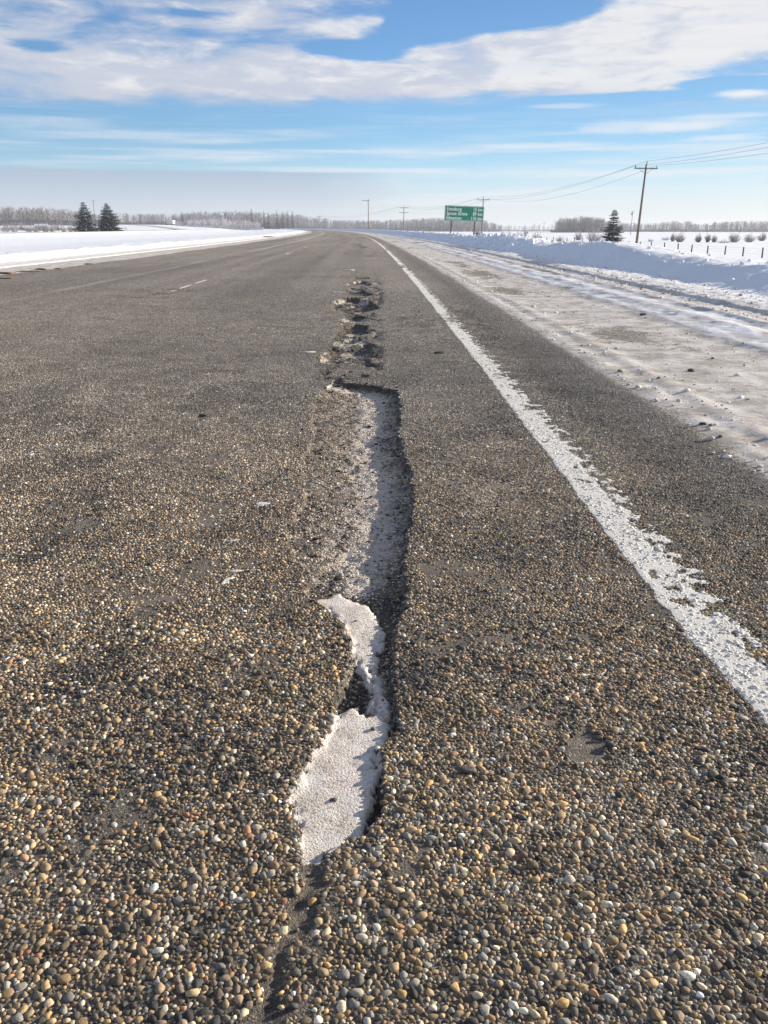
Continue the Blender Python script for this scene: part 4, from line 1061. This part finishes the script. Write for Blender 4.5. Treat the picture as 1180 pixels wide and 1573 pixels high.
def shed(px, zc, w, h, label, mat):
    p = at_depth(px, zc); t = empty('shed', p, R(12)); tag(t, label, 'shed', None); d = w * .6
    m = MB(); m.box((0, 0, h * .45), (w, d, h * .9)); m.add([(-w / 2, -d / 2, h * .9), (-w / 2, d / 2, h * .9), (-w / 2, 0, h * 1.25), (w / 2, -d / 2, h * .9), (w / 2, d / 2, h * .9), (w / 2, 0, h * 1.25)], [(0, 1, 2), (3, 5, 4)]); m.build('walls', mat, t)
    q = MB()
    for sg in (-1, 1):
        q.add([(-w * .54, sg * d * .58, h * .86), (w * .54, sg * d * .58, h * .86), (w * .54, 0, h * 1.28), (-w * .54, 0, h * 1.28), (-w * .54, sg * d * .58, h * .94), (w * .54, sg * d * .58, h * .94), (w * .54, 0, h * 1.36), (-w * .54, 0, h * 1.36)], [(0, 1, 2, 3), (4, 7, 6, 5), (0, 4, 5, 1), (1, 5, 6, 2), (3, 2, 6, 7), (0, 3, 7, 4)])
    q.build('roof', M_SNOWCAP, t)
    k = MB(); k.box((-w * .2, -d / 2 - .02, h * .4), (w * .18, .05, h * .7)); k.build('door', M_STEEL, t)
    k = MB(); k.box((w * .2, -d / 2 - .02, h * .52), (w * .2, .05, h * .28)); k.build('window', M_GLASS, t)
shed(64, 330, 4.6, 1.7, 'small grey shed with a snowy roof among bushes on the left', M_SHED)
shed(87, 345, 2.6, 1.3, 'tiny pale hut right of the grey shed', simple_mat('pale_boards', (.55, .54, .52), .85, .15, 2))
def vehicle(px, zc, rz, label, kind):
    p = at_depth(px, zc); p.z += .12
    t = empty(kind, p, rz); tag(t, label, 'car' if kind == 'car' else 'truck')
    if kind == 'car':
        L, W, secs = 4.6, 2.1, [(-2.3, .45, .95), (-2.1, .35, 1.1), (-1.2, .3, 1.15), (1.1, .3, 1.12), (2.1, .32, .95), (2.3, .45, .8)]
        m = MB()
        V = []; F = []
        for y_, z0, z1 in secs:
            V += [(-W / 2, y_, z0), (W / 2, y_, z0), (W / 2, y_, z0 + (z1 - z0) * .7), (W / 2 * .92, y_, z1), (-W / 2 * .92, y_, z1), (-W / 2, y_, z0 + (z1 - z0) * .7)]
        for i in range(len(secs) - 1):
            for k in range(6): F.append((i * 6 + k, i * 6 + (k + 1) % 6, (i + 1) * 6 + (k + 1) % 6, (i + 1) * 6 + k))
        F += [tuple(range(6)), tuple(range(len(V) - 6, len(V)))[::-1]]
        m.add(V, F); m.build('body', M_CARW, t)
        g = MB(); g.add([(-.92, -1.9, 1.1), (.92, -1.9, 1.1), (.92, 1.3, 1.1), (-.92, 1.3, 1.1), (-.74, -1.4, 1.66), (.74, -1.4, 1.66), (.74, .4, 1.66), (-.74, .4, 1.66)], [(0, 4, 5, 1), (1, 5, 6, 2), (2, 6, 7, 3), (3, 7, 4, 0), (0, 1, 2, 3)]); g.build('windows', M_GLASS, t)
        g = MB(); g.box((0, -.5, 1.69), (1.56, 1.95, .07)); g.build('roof', M_CARW, t)
        ys, wr = (-1.4, 1.4), .36
        for sx in (-1, 1):
            q = MB(); q.box((sx * .8, -2.31, .85), (.3, .04, .2)); q.build('tail_light', M_RED, t)
    else:
        m = MB(); m.box((0, -1.2, 1.95), (2.4, 5.2, 2.3)); m.build('cargo_box', M_CARW, t)
        m = MB(); m.add([(-1.1, 1.6, .6), (1.1, 1.6, .6), (1.1, 3.6, .6), (-1.1, 3.6, .6), (-1.05, 1.6, 2.5), (1.05, 1.6, 2.5), (1.05, 3.0, 2.5), (-1.05, 3.0, 2.5), (1.08, 3.6, 1.5), (-1.08, 3.6, 1.5)], [(0, 3, 2, 1), (4, 5, 6, 7), (0, 1, 5, 4), (1, 2, 8, 6, 5), (3, 0, 4, 7, 9), (2, 3, 9, 8), (8, 9, 7, 6)]); m.build('cab', M_ORANGE, t)
        m = MB(); m.box((0, 0, .62), (2.0, 7.0, .2)); m.build('chassis', M_STEEL, t); ys, wr = (-2.6, 2.6), .48
    for sx in (-1, 1):
        for y_ in ys:
            w_ = MB(); w_.tube([(sx * .78, y_, wr), (sx * 1.03, y_, wr)], wr, 14); w_.build('wheel', M_TYRE, t)
vehicle(404, 590, R(8), 'tiny white car far off at the bend of the highway', 'car')
vehicle(261, 560, R(65), 'tiny truck with orange cab on the distant road beyond the median', 'truck')

# ------------------------------------------------------------------ small things lying on the road
def rock_mesh(size, seed, level=3, rough=.18, squash=(1, .7, .45)):
    r = np.random.default_rng(seed); V, F = ico(level)
    for j in range(7):
        a = r.normal(size=3); a /= np.linalg.norm(a); c = r.uniform(.45, .8); p = V @ a; V = V - np.outer(np.maximum(p - c, 0), a) * .9
    n = np.array([fbm(V[:, 0] * 1.7 + 9 * k, V[:, 1] * 1.7 + V[:, 2] * 1.3, 4, seed + k) for k in range(2)])
    n3 = fbm(V[:, 0] * 4.2, V[:, 1] * 4.2 - V[:, 2] * 3.1, 4, seed + 5)
    V = V * (1 + rough * (n[0] + .5 * n[1]) + rough * 1.1 * n3)[:, None]; return V * np.array(squash) * size, F
M_CLOD = simple_mat('dark_clod', (.10, .08, .065), .95, .4, 30, bump=.6); M_LUMP = simple_mat('dirty_snow_lump', (.68, .65, .62), .9, .12, 40, bump=.4); M_FROZEN = simple_mat('frozen_dirt', (.17, .125, .09), .95, .35, 12, bump=.5)
def lay(name, px, py, size, seed, label, cat, mat, squash=(1, .7, .45), rz=0.0, group=None, z=0.0):
    x, y_ = ground_pt(px, py); V, F = rock_mesh(size, seed, 3, squash=squash)
    a = np.array([x]); b = np.array([y_]); s = a - curve(b); zz = float(land(s, b, a)[0] + (road_extra(s, b, a)[0][0] if -8.6 < s[0] < 4.4 else 0))
    o = mesh_np(name, V, F, mat, True, loc=(x, y_, zz + size * squash[2] * (.10 if name == 'snow_lump' else .45) + z)); o.rotation_euler = (0, 0, rz)
    tag(o, label, cat, group); return o
lay('flat_stone', 716, 1187, .019, 1, 'flat dark stone lying loose on the pebbled lane right of the pothole', 'stone', simple_mat('slate', (.10, .09, .08), .7, .3, 60, bump=.4), (1, .42, .32), R(4), z=.003)
lay('asphalt_crumb', 676, 543, .045, 2, 'small dark asphalt crumb on the lane near the white line', 'asphalt crumb', M_CLOD, (1, .5, .35), R(5))
lay('asphalt_crumb', 1062, 571, .032, 3, 'dark crumb alone on the gritty snow of the shoulder', 'asphalt crumb', M_CLOD, (1, .7, .5), R(30))
lay('asphalt_crumb', 987, 486, .045, 4, 'dark crumb at the edge of the white tyre track', 'asphalt crumb', M_CLOD, (1.2, .6, .4), R(10))
lay('asphalt_crumb', 1106, 675, .016, 5, 'little dark crumb by the near edge of the gritty snow', 'asphalt crumb', M_CLOD, (1, .8, .5), R(50))
lay('asphalt_crumb', 1080, 655, .022, 15, 'crumb just left of the little one near the gritty snow edge', 'asphalt crumb', M_CLOD, (1, .7, .4), R(20))
lay('pebble', 512, 1222, .006, 6, 'single dark pebble on the larger near snow patch in the pothole', 'pebble', M_CLOD, (1, .8, .6), z=-.010)
for i, (x, y_, sz, sq, rz, lb) in enumerate([(349, 893, .030, (.42, 1, .14), R(-28), 'elongated white lump of packed snow on the lane left of the pothole'), (362, 878, .020, (1.1, .5, .16), 0, 'small white snow smear touching the elongated lump'), (354, 831, .022, (1.2, .3, .12), R(20), 'thin snow streak above the elongated white lump'), (281, 969, .013, (1, .7, .2), 0, 'tiny pale snow spot on the left lane'), (219, 1043, .015, (1.3, .7, .15), R(10), 'small grey snow spot low on the left lane'), (472, 541, .055, (1.2, .6, .12), 0, 'white snow flake-like patch left of the chain of small holes'), (402, 775, .03, (.8, 1.2, .06), R(-20), 'faint salt smear on the lane left of the long pothole'),
                                             (539, 415, .16, (1, .6, .12), 0, 'pale snow spot beyond the far end of the holes'), (518, 449, .09, (1, .6, .12), 0, 'small pale snow spot beside the farther holes')]):
    lay('snow_lump', x, y_, sz, 40 + i, lb, 'snow lump', M_LUMP, sq, rz)
for i, (x, y_, sz, sq, lb) in enumerate([(8, 421, .24, (1.2, .7, .13), 'largest clod of frozen dirt at the left edge of the road'), (38, 418, .15, (1.3, .6, .12), 'clod of frozen dirt right of the largest one'), (52, 417, .13, (1.3, .6, .12), 'middle clod in the row of frozen dirt by the left verge'), (66, 415, .17, (1.1, .6, .15), 'clod next to last in the row by the left verge'), (88, 413.5, .09, (1.2, .7, .18), 'small last clod at the right end of the dirt row'), (136, 406.5, .13, (1.2, .7, .18), 'separate dark clod farther along the left verge'), (12, 428, .12, (1.3, .7, .12), 'pale frozen clod below the largest one'),
                                         (412, 365, .45, (1.6, .8, .16), 'distant dark clod on the sandy left edge before the bend')]):
    lay('dirt_clod', x, y_, sz, 60 + i, lb, 'dirt clod', M_FROZEN, sq, 0, 'clods of frozen dirt on the left verge')

def crumbs():
    """loose grit and crumbs of dirty snow lying along the right shoulder"""
    r = np.random.default_rng(77); n = 6000
    Y = 3 + 42 * r.uniform(size=n) ** 1.4; S = np.where(r.uniform(size=n) < .62, r.uniform(3.75, 5.2, n), r.uniform(1.5, 3.0, n)); S = np.where(r.uniform(size=n) < .12, r.normal(1.62, .12, n), S)
    X = S + curve(Y); ok = (np.abs(X) < .5 * Y + .5) & (S > 1.42); X, Y, S = X[ok], Y[ok], S[ok]; n = len(X)
    Z = land(S, Y, X) + np.where(S < 4.4, road_extra(S, Y, X)[0], road_extra(np.full_like(S, 4.4), Y, X)[0] * sstep(S, 5.4, 4.4))
    V0, F0 = ico(1); sz = .0048 * np.exp(.6 * r.normal(size=n)) * np.where(S > 3.7, 1.5, .9); sz = np.clip(sz, .002, .022)
    P = V0[None] * (1 + .25 * r.normal(size=(n, 12, 1))) * sz[:, None, None] * np.array([1.1, 1, .7]); P = P + np.stack([X, Y, Z + sz * .25], -1)[:, None]
    pal = np.array([(.62, .54, .45), (.42, .33, .24), (.25, .19, .14), (.78, .75, .72), (.15, .12, .10), (.82, .80, .79)]); C = pal[r.choice(6, n, p=[.32, .08, .03, .30, .01, .26])]
    o = mesh_np('grit_crumbs', P.reshape(-1, 3), (F0[None] + 12 * np.arange(n)[:, None, None]).reshape(-1, 3), M_TWIG, True, colors={'tint': np.repeat(C, 12, 0)})
    tag(o, 'crumbs of grit and dirty snow scattered over the right shoulder', 'grit', kind='stuff')
crumbs()

# ------------------------------------------------------------------ thin winter haze
def haze():
    m = bpy.data.materials.new('winter_air'); m.use_nodes = True; T = NT(m.node_tree); T.n.clear()
    v = T.new('ShaderNodeVolumePrincipled'); v.inputs['Color'].default_value = (.80, .86, .95, 1); v.inputs['Density'].default_value = .00032; v.inputs['Anisotropy'].default_value = .2
    o = T.new('ShaderNodeOutputMaterial'); T.l.new(v.outputs[0], o.inputs['Volume'])
    b = MB(); b.box((0, 0, 6.0), (14400, 14400, 36.0)); h = b.build('haze', m); tag(h, kind='stuff')
haze()

def bank_rubble():
    """blocks of ploughed snow broken along the bank"""
    r = np.random.default_rng(91); n = 620
    Y = np.concatenate([r.uniform(31, 48, 240), r.uniform(7, 110, n - 240)]); S = np.where(r.uniform(size=n) < .6, r.normal(6.1, .35, n), r.uniform(4.9, 6.0, n))
    X = S + curve(Y); Z = land(S, Y, X); V0, F0 = ico(2); nv = len(V0)
    sz = np.clip(.045 * np.exp(.6 * r.normal(size=n)), .02, np.where(Y < 29, .05, .17))
    P = np.empty((n, nv, 3))
    for i in range(n):
        V = V0.copy()
        for j in range(5):
            a = r.normal(size=3); a /= np.linalg.norm(a); c = r.uniform(.4, .8); p = V @ a; V = V - np.outer(np.maximum(p - c, 0), a) * .9
        P[i] = V * sz[i] * r.uniform(.6, 1.3, 3) + np.array([X[i], Y[i], Z[i] + sz[i] * .15])
    m = simple_mat('ploughed_snow', (.84, .85, .88), .9, .05, 12, bump=.4)
    o = mesh_np('snow_rubble', P.reshape(-1, 3), (F0[None] + nv * np.arange(n)[:, None, None]).reshape(-1, 3), m, False)
    tag(o, 'broken lumps of ploughed snow strewn along the right bank', kind='stuff')
bank_rubble()

def rubble():
    """angular crumbs of broken asphalt lying in the holes and along their rims"""
    r = np.random.default_rng(17); n = 60000
    Y = r.uniform(1.2, 14, n); X = r.uniform(-.62, .2, n)
    dep, hole, snow, dust = holes(X, Y); near = np.minimum(poly_dist(X, Y, RIGHT, False), poly_dist(X, Y, LEFT, False))
    p = np.where((hole > .5) & (snow < .2), .035, .0) + .05 * (near < .02) * (snow < .2) + .012 * (near < .06)
    k = r.uniform(size=n) < p * np.clip(Y / 2.5, .8, 1.2); X, Y, dep = X[k], Y[k], dep[k]; n = len(X); V0, F0 = ico(1)
    sz = np.clip(.0036 * np.exp(.45 * r.normal(size=n)) * np.where(Y > 4.8, 1.3, 1.0), .002, .0085)
    P = np.empty((n, 12, 3))
    for i in range(n):
        V = V0 * (1 + .3 * r.normal(size=(12, 1))).clip(.55, 1.5); P[i] = V * sz[i] * np.array([1.15, .9, .65]) + np.array([X[i], Y[i], -dep[i] + sz[i] * .35])
    C = np.where(r.uniform(size=(n, 1)) < .7, np.array((.045, .042, .040)), np.array((.26, .21, .15))) * r.uniform(.6, 1.5, (n, 1))
    o = mesh_np('asphalt_rubble', P.reshape(-1, 3), (F0[None] + 12 * np.arange(n)[:, None, None]).reshape(-1, 3), M_TWIG, False, colors={'tint': np.repeat(C, 12, 0)})
    tag(o, 'angular crumbs of broken asphalt lying in the potholes', kind='stuff'); print('rubble', n)
rubble()
